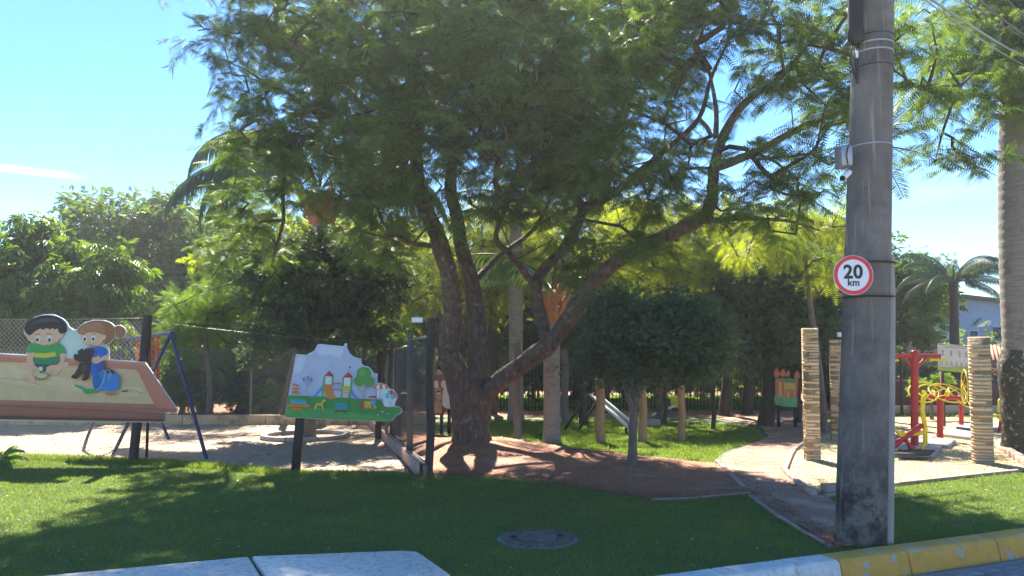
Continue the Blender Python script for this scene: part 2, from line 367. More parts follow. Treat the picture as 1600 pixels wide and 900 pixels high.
def tree(name, label, base, limbs, blobs, dens, per, leaf_size, proto, lm, bark, cat='tree', spread=.42, droop=.35,
         twig_r=.006, group=None, tint_shift=0., crown_name='crown', minr=.0, out_w=1.0, step=.35, sprays=0, twig_tubes=True, bark_n=12, trunk_top=None):
    """limbs: list of (points, radii). blobs: ellipsoids of the crown; targets inside them are reached by branches"""
    root = thing(name, (base.x, base.y, base.z), label, cat, group)
    mb = MB(); nodes = []; par = []; explicit = []
    for li, (pts, rr) in enumerate(limbs):
        Pp, Q = limb_tube(mb, [Vector(p) for p in pts], rr, n=bark_n, rough=.17, seed=li*3.1)
        last = -1
        for i in range(0, len(Pp), 2):
            nodes.append(tuple(Pp[i])); par.append(last); explicit.append(Q[i]); last = len(nodes)-1
    tg = blob_points(blobs, dens)
    N0 = len(nodes); nodes = [np.array(q) for q in nodes]
    NA = np.zeros((N0+len(tg)*16, 3)); NA[:N0] = nodes; nn = N0
    parA = list(par); ex = list(explicit)
    # attach only to the upper part of limbs
    zmin = base.z+.55*(min(b[0][2]-b[1][2] for b in blobs)-base.z) if trunk_top is None else trunk_top
    ok = np.ones(len(NA), bool); ok[:N0] = NA[:N0, 2] > zmin
    if not ok[:N0].any(): ok[:N0] = True
    d0 = np.array([np.linalg.norm(NA[:N0][ok[:N0]]-t, axis=1).min() for t in tg]) if len(tg) else []
    chains = []
    for ti in np.argsort(d0):
        t = tg[ti]; D = np.linalg.norm(NA[:nn]-t, axis=1); D[~ok[:nn]] = 1e9
        j = int(np.argmin(D)); p = NA[j].copy(); dist = D[j]; k = max(1, min(14, int(dist/step)))
        mid = (p*.45+t*.55)+RS.normal(0, .06*dist, 3); mid[2] += .06*dist
        ch = [j]
        for q in range(1, k+1):
            s = q/k; pt = (1-s)**2*p+2*s*(1-s)*mid+s*s*t
            NA[nn] = pt; parA.append(ch[-1]); ex.append(0); ch.append(nn); nn += 1
        chains.append(ch)
    cnt = np.ones(nn)
    for i in range(nn-1, N0-1, -1):
        cnt[parA[i]] += cnt[i] if parA[i] >= N0 else 0
    if twig_tubes:
        for ch in chains:
            if len(ch) < 2: continue
            rr = [twig_r*(cnt[i] if i >= N0 else cnt[ch[1]])**.52+twig_r*.5 for i in ch]
            mb.tube([NA[i] for i in ch], rr, n=5, m=1 if isinstance(bark, (list, tuple)) else 0, cap=False)
    trunk = mb.build('trunk', bark, root, smooth=True)
    # leaves
    n = len(tg)*per
    cidx = np.repeat(np.arange(len(tg)), per)
    off = RS.normal(0, 1, (n, 3)); off *= (RS.rand(n, 1)**.5*spread)/(np.linalg.norm(off, axis=1, keepdims=True))
    off[:, 2] *= .75
    pos = tg[cidx]+off
    d = off/spread*out_w+RS.normal(0, .35, (n, 3)); d[:, 2] -= droop
    if sprays:      # leaves ranked along short twigs, so that they form layered sprays
        K_ = len(tg)*sprays; ax = RS.normal(0, 1, (K_, 3)); ax[:, 2] = ax[:, 2]*.3-.12; ax /= np.linalg.norm(ax, axis=1, keepdims=True)
        st = np.repeat(tg, sprays, 0)+RS.normal(0, spread*.28, (K_, 3)); k = np.arange(n) % sprays+cidx*sprays
        u = RS.rand(n, 1)*spread*1.5; A = ax[k]; sd_ = np.cross(A, [0, 0, 1.0]); sd_ /= np.linalg.norm(sd_, axis=1, keepdims=True)+1e-6
        sg = np.where(RS.rand(n, 1) < .5, -1, 1); pos = st[k]+A*u-np.array([0, 0, 1])*u*u*.5*droop+RS.normal(0, .02, (n, 3))
        d = A*.75+sd_*sg*.75+RS.normal(0, .16, (n, 3)); d[:, 2] -= droop*.6
    cl = RS.rand(len(tg))
    tint = np.clip(cl[cidx]*.6+RS.rand(n)*.4+tint_shift, 0, 1)
    size = leaf_size*RS.uniform(.7, 1.25, n)
    cr_ = foliage(crown_name, pos, d, size, proto, lm, root, tint)
    return root

def pxblob(px, py, Y, rpx, rpy, ry=None, w=1.0):
    c = P(px, py, Y); k = Y/FPX
    return ((c.x, c.y, c.z), (rpx*k, ry if ry else rpx*k, rpy*k), w)

# ------------------------------------------------------------------ ground
def sheet_grid(name, x0, x1, y0, y1, nx, ny, m, zf, kind='structure'):
    xs = np.linspace(x0, x1, nx); ys = np.linspace(y0, y1, ny); X, Y = np.meshgrid(xs, ys)
    Z = zf(X, Y); V = np.stack([X.ravel(), Y.ravel(), Z.ravel()], 1)
    i = np.arange(ny-1)[:, None]*nx+np.arange(nx-1)[None]; i = i.ravel()
    o = mesh_np(name, V, np.stack([i, i+1, i+nx+1, i+nx], 1), m, smooth=True); o['kind'] = kind; return o
def inpoly(px, py, poly):
    ins = np.zeros(px.shape, bool); n = len(poly)
    for i in range(n):
        x1, y1 = poly[i]; x2, y2 = poly[(i+1) % n]
        c = ((y1 > py) != (y2 > py)) & (px < (x2-x1)*(py-y1)/((y2-y1) if y2 != y1 else 1e-9)+x1); ins ^= c
    return ins
def rough_border(poly, step=.12, amp=.05, seed=0):
    out = []; n = len(poly)
    for i in range(n):
        a = Vector((*poly[i], 0)); b = Vector((*poly[(i+1) % n], 0)); d = b-a; k = max(1, int(d.length/step)); nrm = Vector((-d.y, d.x, 0)).normalized()
        for j in range(k):
            p = a+d*j/k; w = amp*(mnoise.noise(p*2.1+Vector((seed, 0, 0)))*1.3+mnoise.noise(p*7)*.6) if j else 0
            out.append((p.x+nrm.x*w, p.y+nrm.y*w))
    return out
def sheet_poly(name, poly, z, m, amp=.05, zf=None, cell=.08):
    b = rough_border(poly, amp=amp)
    if zf is None:
        V = [(x, y, z) for x, y in b]; o = mesh_np(name, V, [list(range(len(b)))], m)
    else:
        xs = [p[0] for p in b]; ys = [p[1] for p in b]
        X, Y = np.meshgrid(np.arange(min(xs), max(xs), cell), np.arange(min(ys), max(ys), cell)); ny, nx = X.shape
        ins = inpoly(X, Y, b); ok = (ins[:-1, :-1] & ins[1:, :-1] & ins[:-1, 1:] & ins[1:, 1:]).ravel()
        V = np.stack([X.ravel(), Y.ravel(), zf(X, Y).ravel()+z], 1)
        i = (np.arange(ny-1)[:, None]*nx+np.arange(nx-1)[None]).ravel()[ok]
        F = np.stack([i, i+1, i+nx+1, i+nx], 1); used = np.unique(F); mp_ = np.zeros(len(V), int); mp_[used] = np.arange(len(used))
        o = mesh_np(name, V[used], mp_[F], m, smooth=True)
    o['kind'] = 'structure'; return o, b
def gp(*pts): return [tuple(G(x, y))[:2] for x, y in pts]

# kerb line: runs past the pole, the road lies on the near side of it
K0 = Vector((.91, 5.0, 0)); KD = (Vector((4.5, 6.48, 0))-K0).normalized(); KN = Vector((KD.y, -KD.x, 0))   # KN points to the road
def kp(s, off=0, z=0): v = K0+KD*s+KN*off; return (v.x, v.y, z)
big = [kp(-60, 0), kp(90, 0)]
g = mesh_np('ground', [kp(-45, .03, 0), kp(45, .03, 0), (60, 62, 0), (-60, 62, 0)], [[0, 1, 2, 3]], M['lawn_soil']); g['kind'] = 'structure'
rd = mesh_np('road', [kp(-45, .10, -.15), kp(-45, 14, -.15), kp(45, 14, -.15), kp(45, .10, -.15)], [[0, 1, 2, 3]], M['road']); rd['kind'] = 'structure'
under = mesh_np('subsoil', [(-62, -42, -.2), (62, -42, -.2), (62, 64, -.2), (-62, 64, -.2)], [[0, 1, 2, 3]], M['earth']); under['kind'] = 'structure'
# concrete pavers of the road, by the kerb
pv = MB(); pv.box((0, 0, 0), (.195, .095, .03))
pme = None
for i in range(20):
    for j in range(9):
        s, off = .1+i*.2+(.1 if j % 2 else 0), .30+j*.1
        if s > 4.6: continue
        x, y, _ = kp(s, off)
        if pme is None:
            o = pv.build('paver', M['paver'], rd, bevel=.004); pme = o
        else:
            o = pme.copy(); COL.objects.link(o)
        o.parent = rd; o.location = (x, y, -.138+RS.uniform(-.003, .002)); o.rotation_euler = (0, 0, math.atan2(KD.y, KD.x)+RS.normal(0, .01))

# zones of the park floor
SAND = gp((-260, 712), (0, 714), (150, 718), (300, 726), (460, 740), (640, 742), (612, 700), (575, 664), (300, 662), (-500, 662))
DIRT = gp((655, 742), (760, 742), (880, 757), (1000, 778), (1100, 778), (1180, 770), (1190, 740), (1110, 722), (1000, 712), (900, 700), (780, 690), (720, 684), (640, 672), (580, 668))
CHIPS = gp((1232, 742), (1268, 774), (1310, 774), (1390, 756), (1480, 746), (1600, 735), (1800, 720), (1800, 655), (1400, 652), (1340, 660), (1262, 690), (1235, 712))
PATH = gp((1310, 856), (1395, 852), (1290, 776), (1245, 747), (1228, 730), (1240, 706), (1262, 690), (1330, 664), (1260, 652), (1180, 650), (1120, 654), (1190, 668), (1200, 684), (1130, 712), (1120, 735), (1165, 765), (1215, 805))
sheet_poly('sandpit', SAND, .004, M['sand'])
def mound(X, Y):
    h = np.zeros_like(X)
    for (cx, cy, a, s) in ((-.75, 12.3, .16, 1.1), (.4, 11.4, .07, 1.2), (2.2, 10.8, .05, .8)):
        h += a*np.exp(-((X-cx)**2+(Y-cy)**2)/(2*s*s))
    h += .012*np.sin(X*3.1+Y*1.7)*np.sin(Y*4.3-X)+.008*np.sin(X*9+2*Y)*np.cos(Y*8)
    h += .03*np.exp(-((np.hypot((X-.1)/1.6, (Y-11.9)))-1.0)**2/.02)*(X > -.4)
    D = np.full(X.shape, 9.)
    for i in range(len(DIRT)):
        ax_, ay_ = DIRT[i]; bx_, by_ = DIRT[(i+1) % len(DIRT)]; t = np.clip(((X-ax_)*(bx_-ax_)+(Y-ay_)*(by_-ay_))/((bx_-ax_)**2+(by_-ay_)**2), 0, 1)
        D = np.minimum(D, np.hypot(X-ax_-t*(bx_-ax_), Y-ay_-t*(by_-ay_)))
    return np.maximum(h, 0)*np.clip((D-.12)/.6, 0, 1)
_, DB = sheet_poly('bare_earth', DIRT, .009, M['dirt'], zf=mound, cell=.06)
_, CB = sheet_poly('wood_chip_bed', CHIPS, .010, M['woodchip'], amp=.02)
_, PB = sheet_poly('footpath', PATH, .014, M['path'], amp=.03)
_, BS = sheet_poly('shaded_earth', gp((-700, 652), (2600, 652), (1600, 596), (-100, 596)), .0045, M['dirt'], amp=.1)

# grass blades
def scatter(poly, n, excl=(), bias=0.0):
    xs = [p[0] for p in poly]; ys = [p[1] for p in poly]; out = []
    tot = 0; res = []
    y0, y1 = min(ys), max(ys)
    while tot < n:
        k = int(n*1.5); X = RS.uniform(min(xs), max(xs), k); u = RS.rand(k)
        Y = y0*(y1/y0)**(u) if bias else y0+(y1-y0)*u
        ok = inpoly(X, Y, poly)
        for e in excl: ok &= ~inpoly(X, Y, e)
        res.append(np.stack([X[ok], Y[ok]], 1)); tot += ok.sum()
    return np.concatenate(res)[:n]
def grass(name, poly, n, h, w, excl, label, bias=1, tint0=.5, z=0):
    p = scatter(poly, n, excl, bias); n = len(p)
    a = RS.uniform(0, 2*math.pi, n); hh = h*RS.uniform(.5, 1.35, n)*np.where(RS.rand(n) < .01, 1.9, 1); ln = RS.normal(0, .55, (n, 2))*hh[:, None]
    ww = w*(.6+p[:, 1]/9)
    B = np.concatenate([p, np.full((n, 1), z-.004)], 1); d = np.stack([np.cos(a)*ww, np.sin(a)*ww, np.zeros(n)], 1)
    T = B+np.concatenate([ln, hh[:, None]], 1)
    V = np.stack([B-d, B+d, T], 1).reshape(-1, 3); F = np.arange(3*n).reshape(-1, 3)
    patch = np.array([mnoise.noise(Vector((x*.9, y*.9, 3))) for x, y in p[::20]]); patch = np.repeat(patch, 20)[:n]
    tint = np.clip(tint0+RS.normal(0, .22, n)+.17*np.sin(p[:, 0]*1.9+np.sin(p[:, 1]*1.3)*1.5)*np.cos(p[:, 1]*2.3+p[:, 0]*.7)+.13*np.sin(p[:, 0]*6.1+p[:, 1]*3)*np.sin(p[:, 1]*7.3-p[:, 0]*2), 0, 1)
    o = mesh_np(name, V, F, M['grass'], tint=np.repeat(tint, 3)); tag(o, label, 'grass', kind='stuff'); return o
slabp = [(-3.07, 5.05), (-.74, 5.75), (-.36, 4.95), (-.5, 4.2), (-3.4, 3.6)]
MANH = G(840, 843); mh = [(MANH.x+.36*math.cos(t*.4), MANH.y+.36*math.sin(t*.4)) for t in range(16)]
LAWN = [kp(-4.6, -.13)[:2], kp(9, -.13)[:2]]+gp((1800, 720), (1600, 735), (1480, 746), (1390, 756), (1310, 776))+gp((1290, 776), (1395, 852), (1310, 856), (1215, 805), (1165, 768), (1100, 779), (1000, 779), (880, 757), (760, 743), (655, 743), (460, 741), (300, 727), (150, 717), (0, 713), (-260, 711))+[(-9, 7.5)]
grass('grass', LAWN, 420000, .026, .0028, (slabp, mh, PATH), 'short mown green grass over the whole front lawn from kerb to playground')
BACKL = gp((770, 662), (690, 690), (780, 690), (900, 702), (1000, 713), (1110, 724), (1130, 706), (1195, 684), (1180, 668), (1060, 660), (900, 655))
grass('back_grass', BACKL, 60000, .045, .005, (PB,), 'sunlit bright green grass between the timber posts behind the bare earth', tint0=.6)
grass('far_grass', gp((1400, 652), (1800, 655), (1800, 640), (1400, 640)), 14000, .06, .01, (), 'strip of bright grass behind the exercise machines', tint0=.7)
BM = mesh_np('back_lawn', [(x, y, .0065) for x, y in BACKL], [list(range(len(BACKL)))], M['lawn_soil']); BM['kind'] = 'structure'
# taller weeds at the edge of the sandpit
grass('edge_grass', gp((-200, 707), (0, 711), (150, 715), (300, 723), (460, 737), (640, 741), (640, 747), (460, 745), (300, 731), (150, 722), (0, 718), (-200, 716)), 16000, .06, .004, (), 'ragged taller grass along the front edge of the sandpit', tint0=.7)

def bits(name, poly, n, size, m, label, cat, excl=(), z=.014, zf=None, thr=None):
    p = scatter(poly, n, excl, 1)
    if thr is not None:
        k = np.array([mnoise.noise(Vector((x*.8, y*.8, 9)))+.5*mnoise.noise(Vector((x*3, y*3, 2))) for x, y in p]) > thr; p = p[k]
    n = len(p); a = RS.uniform(0, 6.28, n); l = size*RS.uniform(.5, 1.4, n); w = l*RS.uniform(.25, .5, n)
    ti = RS.normal(0, .25, (n, 2)); zz = np.full(n, z)+RS.uniform(0, .008, n)
    if zf is not None: zz += zf(p[:, 0], p[:, 1])
    c = np.concatenate([p, zz[:, None]], 1); u = np.stack([np.cos(a)*l, np.sin(a)*l, ti[:, 0]*l], 1); v = np.stack([-np.sin(a)*w, np.cos(a)*w, ti[:, 1]*w], 1)
    V = np.stack([c-u, c-v, c+u, c+v], 1).reshape(-1, 3); F = np.arange(4*n).reshape(-1, 4)
    o = mesh_np(name, V, F, m, tint=np.repeat(RS.rand(n), 4)); tag(o, label, cat, kind='stuff'); return o
bits('wood_chips', CB, 42000, .018, M['chips'], 'loose yellow wood chips and straw around the exercise machines', 'wood chips')
bits('leaf_litter', SAND, 16000, .018, M['litter'], 'dry fallen leaves scattered over the pale sand', 'leaf litter', z=.008)
bits('dirt_litter', DIRT, 5000, .014, M['litter'], 'dry leaf bits on the red earth round the big tree', 'leaf litter', z=.012, zf=mound)
SPILL = gp((640, 752), (760, 748), (880, 762), (1010, 786), (1180, 780), (1300, 862), (1330, 850), (1190, 764), (1100, 770), (1000, 770), (880, 750), (760, 736), (650, 735))
bits('earth_crumbs', SPILL, 5000, .016, M['dirt'], 'crumbs of red earth spilling over the edge of the front lawn', 'soil crumbs', z=.02)
bits('lawn_litter', LAWN, 1500, .016, M['litter'], 'scattered dry leaves lying on the front lawn', 'leaf litter', z=.022)
bits('path_litter', PATH, 2500, .013, M['litter'], 'dry leaf bits lying on the reddish footpath', 'leaf litter', z=.018)

# ------------------------------------------------------------------ kerb, slabs, manhole
kr = thing('kerb', kp(1, 0, 0), 'concrete kerb of white and yellow painted blocks between lawn and road', 'kerb')
S1 = (G(1288, 868, .03)-K0).dot(KD)
js = [S1-5.4, S1-4.4, S1-3.4, S1-2.4, S1-1.4, S1-.42, S1, S1+.66, S1+1.9, S1+2.9, S1+3.9, S1+4.9, S1+5.9]
js = [S1-1.02*k for k in range(6, 0, -1)]+[S1, S1+.70, S1+1.72, S1+2.74, S1+3.76, S1+4.78, S1+5.8]
for i in range(len(js)-1):
    a, b = js[i]+.006, js[i+1]-.006; mb = MB(); prof = [(-.11, -.15), (.125, -.15), (.09, .005), (.065, .03), (-.105, .033)]
    n = 8; V = []
    for q in range(n+1):
        s = a+(b-a)*q/n
        for (o_, z) in prof:
            w = mnoise.noise(Vector((s*4, o_*9, z*9)))*.006 if z > -.1 else 0
            V.append(kp(s, o_+w, z+w))
    F = [tuple(range(5)), tuple(n*5+k for k in range(4, -1, -1))]
    for q in range(n):
        for k in range(5): F.append((q*5+k, (q+1)*5+k, (q+1)*5+(k+1) % 5, q*5+(k+1) % 5))
    mb.add(V, F)
    o = mb.build('kerb_block', M['kerb_yellow'] if js[i] >= S1-.01 else M['kerb_white'], kr, bevel=.008)
    if i == 5: o['label'] = 'white painted kerb block'
    if i == 6: o['label'] = 'short yellow kerb block with flaking paint by the pole'

def slab(name, poly, z0, z1, m, parent=None, label=None, cat=None, loc=None):
    mb = MB(); n = len(poly)
    c = Vector((sum(p[0] for p in poly)/n, sum(p[1] for p in poly)/n, 0))
    V = [(x, y, z0) for x, y in poly]+[(x, y, z1-.012) for x, y in poly]+[(x+(c.x-x)*.012, y+(c.y-y)*.012, z1) for x, y in poly]
    F = [tuple(range(n-1, -1, -1)), tuple(range(2*n, 3*n))]
    for r in range(2):
        for i in range(n): F.append((r*n+i, r*n+(i+1) % n, (r+1)*n+(i+1) % n, (r+1)*n+i))
    mb.add(V, F); o = mb.build(name, m, parent, loc=None if parent else (c.x, c.y, 0))
    if label: tag(o, label, cat)
    return o
A0, A1 = Vector((-3.07, 5.05)), Vector((-.74, 5.75)); J = G(391, 880); j2 = G(404, 900)
jd = (Vector((j2.x, j2.y))-Vector((J.x, J.y))).normalized()
Jt = Vector((J.x, J.y))
slab('concrete_slab', rough_border([tuple(A0-(A1-A0)*.3), tuple(Jt-Vector((.012, 0))), tuple(Jt+jd*1.25-Vector((.012, 0))), tuple(A0+Vector((-.5, -1.6)))], .1, .006), -.02, .05, M['slab'], label='worn white concrete slab in the grass at the left, partly out of frame', cat='slab')
slab('concrete_slab', rough_border([tuple(Jt+Vector((.014, 0.004))), (-.84, 5.735), (-.72, 5.70), (-.42, 5.1), (-.3, 4.75), tuple(Jt+jd*1.25+Vector((.014, 0)))], .1, .006), -.02, .052, M['slab'], label='white concrete slab with rounded corner, right of the grassy joint', cat='slab')

mhx = thing('manhole', MANH, 'round rusty iron manhole cover sunk in the front lawn', 'manhole')
mb = MB(); mb.lathe(MANH, [(.35, -.02), (.345, .006), (.30, .012), (.295, .004)], 36); mb.build('concrete_collar', M['collar'], mhx, smooth=True)
mb = MB(); mb.lathe(MANH+Vector((0, 0, .002)), [(.285, -.01), (.283, .022), (.25, .026), (.245, .016), (.165, .016), (.16, .030), (.10, .034), (.0, .036)], 40)
for k in range(20):
    t = k*math.pi/10; mb.box(MANH+Vector((.205*math.cos(t), .205*math.sin(t), .02)), (.055, .014, .01), rz=t)
mb.build('cover', M['iron'], mhx, smooth=True)
mb = MB()
for s in (-1, 1): mb = MB(); mb.ring(MANH+Vector((s*.2, .03*s, .028)), .02, .004, (0, 0, 1), n=12, k=5); mb.build('lifting_eye', M['black_metal'], mhx)


# edging stones
def edging(pxs, label, w=.07, h=.07, ln=.45, m='pink_stone', z=0):
    pts = [G(x, y) for x, y in pxs]; root = thing('stone_edging', pts[0], label, 'edging')
    src = None
    for i in range(len(pts)-1):
        d = pts[i+1]-pts[i]; k = max(1, round(d.length/ln)); l = d.length/k
        for j in range(k):
            c = pts[i]+d*(j+.5)/k; a = math.atan2(d.y, d.x)
            mb = MB(); mb.box((0, 0, 0), (l-.012, w, h)); mb.V = [(x+RS.normal(0, .004), y+RS.normal(0, .004), z_+RS.normal(0, .004)) for x, y, z_ in mb.V]
            mb.V = [(c.x+x*math.cos(a)-y*math.sin(a), c.y+x*math.sin(a)+y*math.cos(a), z_+h*.28+z) for x, y, z_ in mb.V]
            mb.build('edging_stone', M[m], root, bevel=.006)
    return root
edging([(1272, 776), (1250, 760), (1226, 738), (1232, 722), (1240, 706), (1262, 690)], 'pinkish edging stones between footpath and wood chips')
edging([(1018, 783), (1095, 780), (1172, 772)], 'thin straight line of edging stones between bare earth and front lawn', w=.04, h=.04, ln=.8)
edging([(1172, 776), (1215, 808), (1262, 836), (1300, 856)], 'low edging stones along the left side of the footpath near the pole', w=.05, h=.03)
edging([(1292, 778), (1345, 766), (1460, 752), (1600, 737), (1700, 730)], 'pale edging strip between the wood chips and the sunny lawn on the right', w=.05, h=.05, ln=.9)
edging([(1286, 772), (1312, 771)], 'dark red brick block at the corner of the footpath', w=.12, h=.14, ln=.4)
edging([(1562, 702), (1580, 712), (1600, 726), (1625, 740)], 'pink edging stones beside the royal palm', w=.12, h=.12, ln=.4)
edging([(1120, 722), (1160, 762)], 'rough edging stones where bare earth meets footpath', w=.06, h=.05, ln=.3)
# sandpit timber border running away beside the fence posts
rt = thing('timber_border', G(655, 742), 'weathered split timber boards edging the sandpit, running back from the fence', 'border')
pb = [G(652, 741), G(628, 714), (G(600, 688)), G(576, 664)]
for i in range(3):
    d = pb[i+1]-pb[i]; a = math.atan2(d.y, d.x); c = (pb[i]+pb[i+1])/2
    for k_, (off, hh) in enumerate(((0, .2), (.11, .13))):
        n_ = Vector((-d.y, d.x, 0)).normalized()*(-off)
        mb = MB(); mb.box(c+n_+Vector((0, 0, hh/2-.02)), (d.length*.985, .07, hh), rz=a)
        mb.build('board', M['pink_stone'] if k_ == 0 else M['wood_grey'], rt, bevel=.01)

# ------------------------------------------------------------------ utility pole with sign
PB0 = P(1345, 846, 6.22); PT0 = P(1366, -40, 6.3)
base = Vector((PB0.x, PB0.y, -.05)); dirp = (PT0-PB0)/(PT0.z-PB0.z)
up_ = thing('utility_pole', (base.x, base.y, 0), 'tall round concrete utility pole with black water stains beside the kerb', 'utility pole')
def pole_at(z): return Vector((base.x, base.y, 0))+dirp*z
def pole_r(z): return .205-.0095*z
mb = MB(); n = 40; V = []; zs = [-.05+i*.25 for i in range(38)]
for z in zs:
    for k in range(n):
        w = 2*math.pi*k/n; p = pole_at(z); V.append((p.x+pole_r(z)*math.cos(w), p.y+pole_r(z)*math.sin(w), z))
F = [(i*n+k, i*n+(k+1) % n, (i+1)*n+(k+1) % n, (i+1)*n+k) for i in range(len(zs)-1) for k in range(n)]+[tuple((len(zs)-1)*n+k for k in range(n))]
mb.add(V, F); pole_o = mb.build('shaft', M['concrete_pole'], up_, smooth=True)
# conduit down the right side
mb = MB(); c0 = pole_at(-.05)+Vector((.185, -.05, -.05)); 
mb.tube([pole_at(z)+Vector((pole_r(z)*.86, -pole_r(z)*.5, 0)) for z in (-.05, 1.2, 2.05, 2.4)], [.042, .040, .036, .02], 10); mb.build('cable_conduit', M['conduit'], up_, smooth=True)
def band(name, z, w, m, th=.004):
    mb = MB(); p = pole_at(z); r = pole_r(z)+th; mb.lathe(p, [(r-.006, -w/2-.001), (r, -w/2), (r, w/2), (r-.006, w/2+.001)], 40); mb.build(name, M[m], up_, smooth=True)
def zpx(py): return P(1345, py, 6.05).z
for py in (408, 462): band('strap', zpx(py), .009, 'black_metal', .042 if py > 400 else .004)
for py in (42, 92): band('strap', zpx(py), .008, 'black_metal')
for py in (55, 68): band('steel_band', zpx(py), .012, 'wire', .005)
band('steel_band', zpx(219), .009, 'grey_metal')
# stain patches low on the pole: skin slightly proud
# box, camera
BX = P(1318, 246, 6.1)
bx = thing('junction_box', BX, 'small grey metal box strapped to the left side of the concrete pole', 'box')
mb = MB(); mb.box(BX, (.09, .14, .17)); mb.build('case', M['grey_metal'], bx, bevel=.006)
mb = MB(); mb.tube([BX+Vector((.0, -.078, -.08)), BX+Vector((-.012, -.085, 0)), BX+Vector((.01, -.078, .09))], .004, 6); mb.build('cable', M['black_metal'], bx)
CM = P(1319, 274, 6.05)
cmn = thing('security_camera', CM, 'small white bullet camera under the box on the pole', 'camera')
mb = MB(); mb.tube([CM+Vector((.05, .02, .03)), CM+Vector((-.035, -.05, -.035))], [.024, .027], 14); mb.build('body', M['white_paint'], cmn, smooth=True)
mb = MB(); mb.tube([CM+Vector((-.035, -.05, -.035)), CM+Vector((-.042, -.058, -.041))], [.022, .022], 14); mb.build('lens', M['black_metal'], cmn)
mb = MB(); mb.tube([CM+Vector((.03, .0, .02)), CM+Vector((.10, .06, .05))], .009, 8); mb.build('bracket', M['grey_metal'], cmn)
# cable riser (dark) at upper left of the pole
RZ = thing('cable_riser', P(1339, 60, 6.15), 'dark cable terminal housing clamped high on the left of the pole', 'cable box')
mb = MB(); mb.tube([P(1336, -60, 6.18), P(1336, 46, 6.18), P(1337, 50, 6.18), P(1338, 62, 6.18), P(1338, 70, 6.18)], [.058, .058, .07, .066, .03], 16); mb.build('housing', M['black_metal'], RZ, smooth=True)
mb = MB()
for dx in (-6, 0, 3): mb.tube([P(1338+dx, 68, 6.18), P(1336+dx*1.3, 95, 6.18), P(1340, 130, 6.14)], .007, 6)
mb.build('cable', M['black_metal'], RZ)
mb = MB(); mb.tube([P(1339, 80, 6.1), P(1339, 90, 6.1)], .012, 8); mb.build('terminal', M['white_paint'], RZ)

# sign
SG = P(1333, 430, 5.93)
sg = thing('speed_limit_sign', SG, 'round white 20 km speed sign with red border on the concrete pole', 'road sign')
def disc(c, r, y0, y1, n=48):
    return [(c.x+r*math.cos(2*math.pi*i/n), y0, c.z+r*math.sin(2*math.pi*i/n)) for i in range(n)]
mb = MB(); mb.prism(disc(SG, .162, SG.y, 0), (0, -.004, 0)); mb.build('plate', M['white_paint'], sg)
mb = MB(); n = 48; o1 = disc(SG, .158, SG.y-.005, 0); i1 = disc(SG, .127, SG.y-.005, 0)
mb.add(o1+i1, [(i, (i+1) % n, (i+1) % n+n, i+n) for i in range(n)]); mb.build('red_border', M['sign_red'], sg)
mb = MB(); mb.add(disc(SG, .127, SG.y-.0045, 0), [tuple(range(n))]); mb.build('white_face', M['sign_white'], sg)
def text(txt, size, c, m, parent, name, bold=.012, depth=.0004, rz=0, spacing=1):
    cu = bpy.data.curves.new('t', 'FONT'); cu.body = txt; cu.size = size; cu.align_x = 'CENTER'; cu.align_y = 'CENTER'; cu.offset = bold*size; cu.space_character = spacing
    o = bpy.data.objects.new('t', cu); COL.objects.link(o); bpy.context.view_layer.update()
    me = bpy.data.meshes.new_from_object(o.evaluated_get(bpy.context.evaluated_depsgraph_get()))
    V = np.array([v.co[:] for v in me.vertices]); F = [list(p.vertices) for p in me.polygons]
    bpy.data.objects.remove(o); bpy.data.curves.remove(cu)
    V2 = np.stack([c[0]+V[:, 0]*math.cos(rz)-V[:, 1]*math.sin(rz)*0, np.full(len(V), c[1]), c[2]+V[:, 1]+V[:, 0]*math.sin(rz)], 1)
    ob = mesh_np(name, V2, F, m, parent); bpy.data.meshes.remove(me); return ob
text('20', .152, (SG.x-.002, SG.y-.0062, SG.z+.022), M['sign_black'], sg, 'number_text', .035, spacing=1.05)
text('km', .078, (SG.x-.0, SG.y-.0062, SG.z-.062), M['sign_black'], sg, 'unit_text', .03, spacing=1.05)
mb = MB()
for dz in (-.09, .09): mb = MB(); mb.box((SG.x+.03, SG.y+.03, SG.z+dz), (.16, .05, .02)); mb.build('bracket', M['grey_metal'], sg)

# overhead wires
for k, (a, b, ya, yb) in enumerate(((P(1405, -30, 6.3), P(1700, 128, 14), 0, 0), (P(1430, -18, 6.3), P(1710, 112, 14), 0, 0), (P(1465, -30, 6.3), P(1720, 90, 14), 0, 0), (P(1500, -25, 6.3), P(1700, 84, 14), 0, 0), (P(1545, -30, 6.6), P(1700, 70, 14), 0, 0))):
    pts = [a.lerp(b, t/12)-Vector((0, 0, .25*math.sin(math.pi*t/12))) for t in range(13)]
    mb = MB(); mb.tube(pts, .011 if k in (1, 3) else .007, 6)
    o = mb.build('overhead_wire', M['grey_metal' if k in (0, 1) else 'wire_dark'], loc=tuple(a))
    tag(o, ['pale thin wire crossing the top right corner, lowest of the bundle', 'thickest pale cable in the bundle at the top right', 'thin dark wire above the pale cables at the top right', 'dark thicker cable near the top right corner', 'uppermost short wire cutting the top right corner'][k], 'wire', 'wires at the top right')

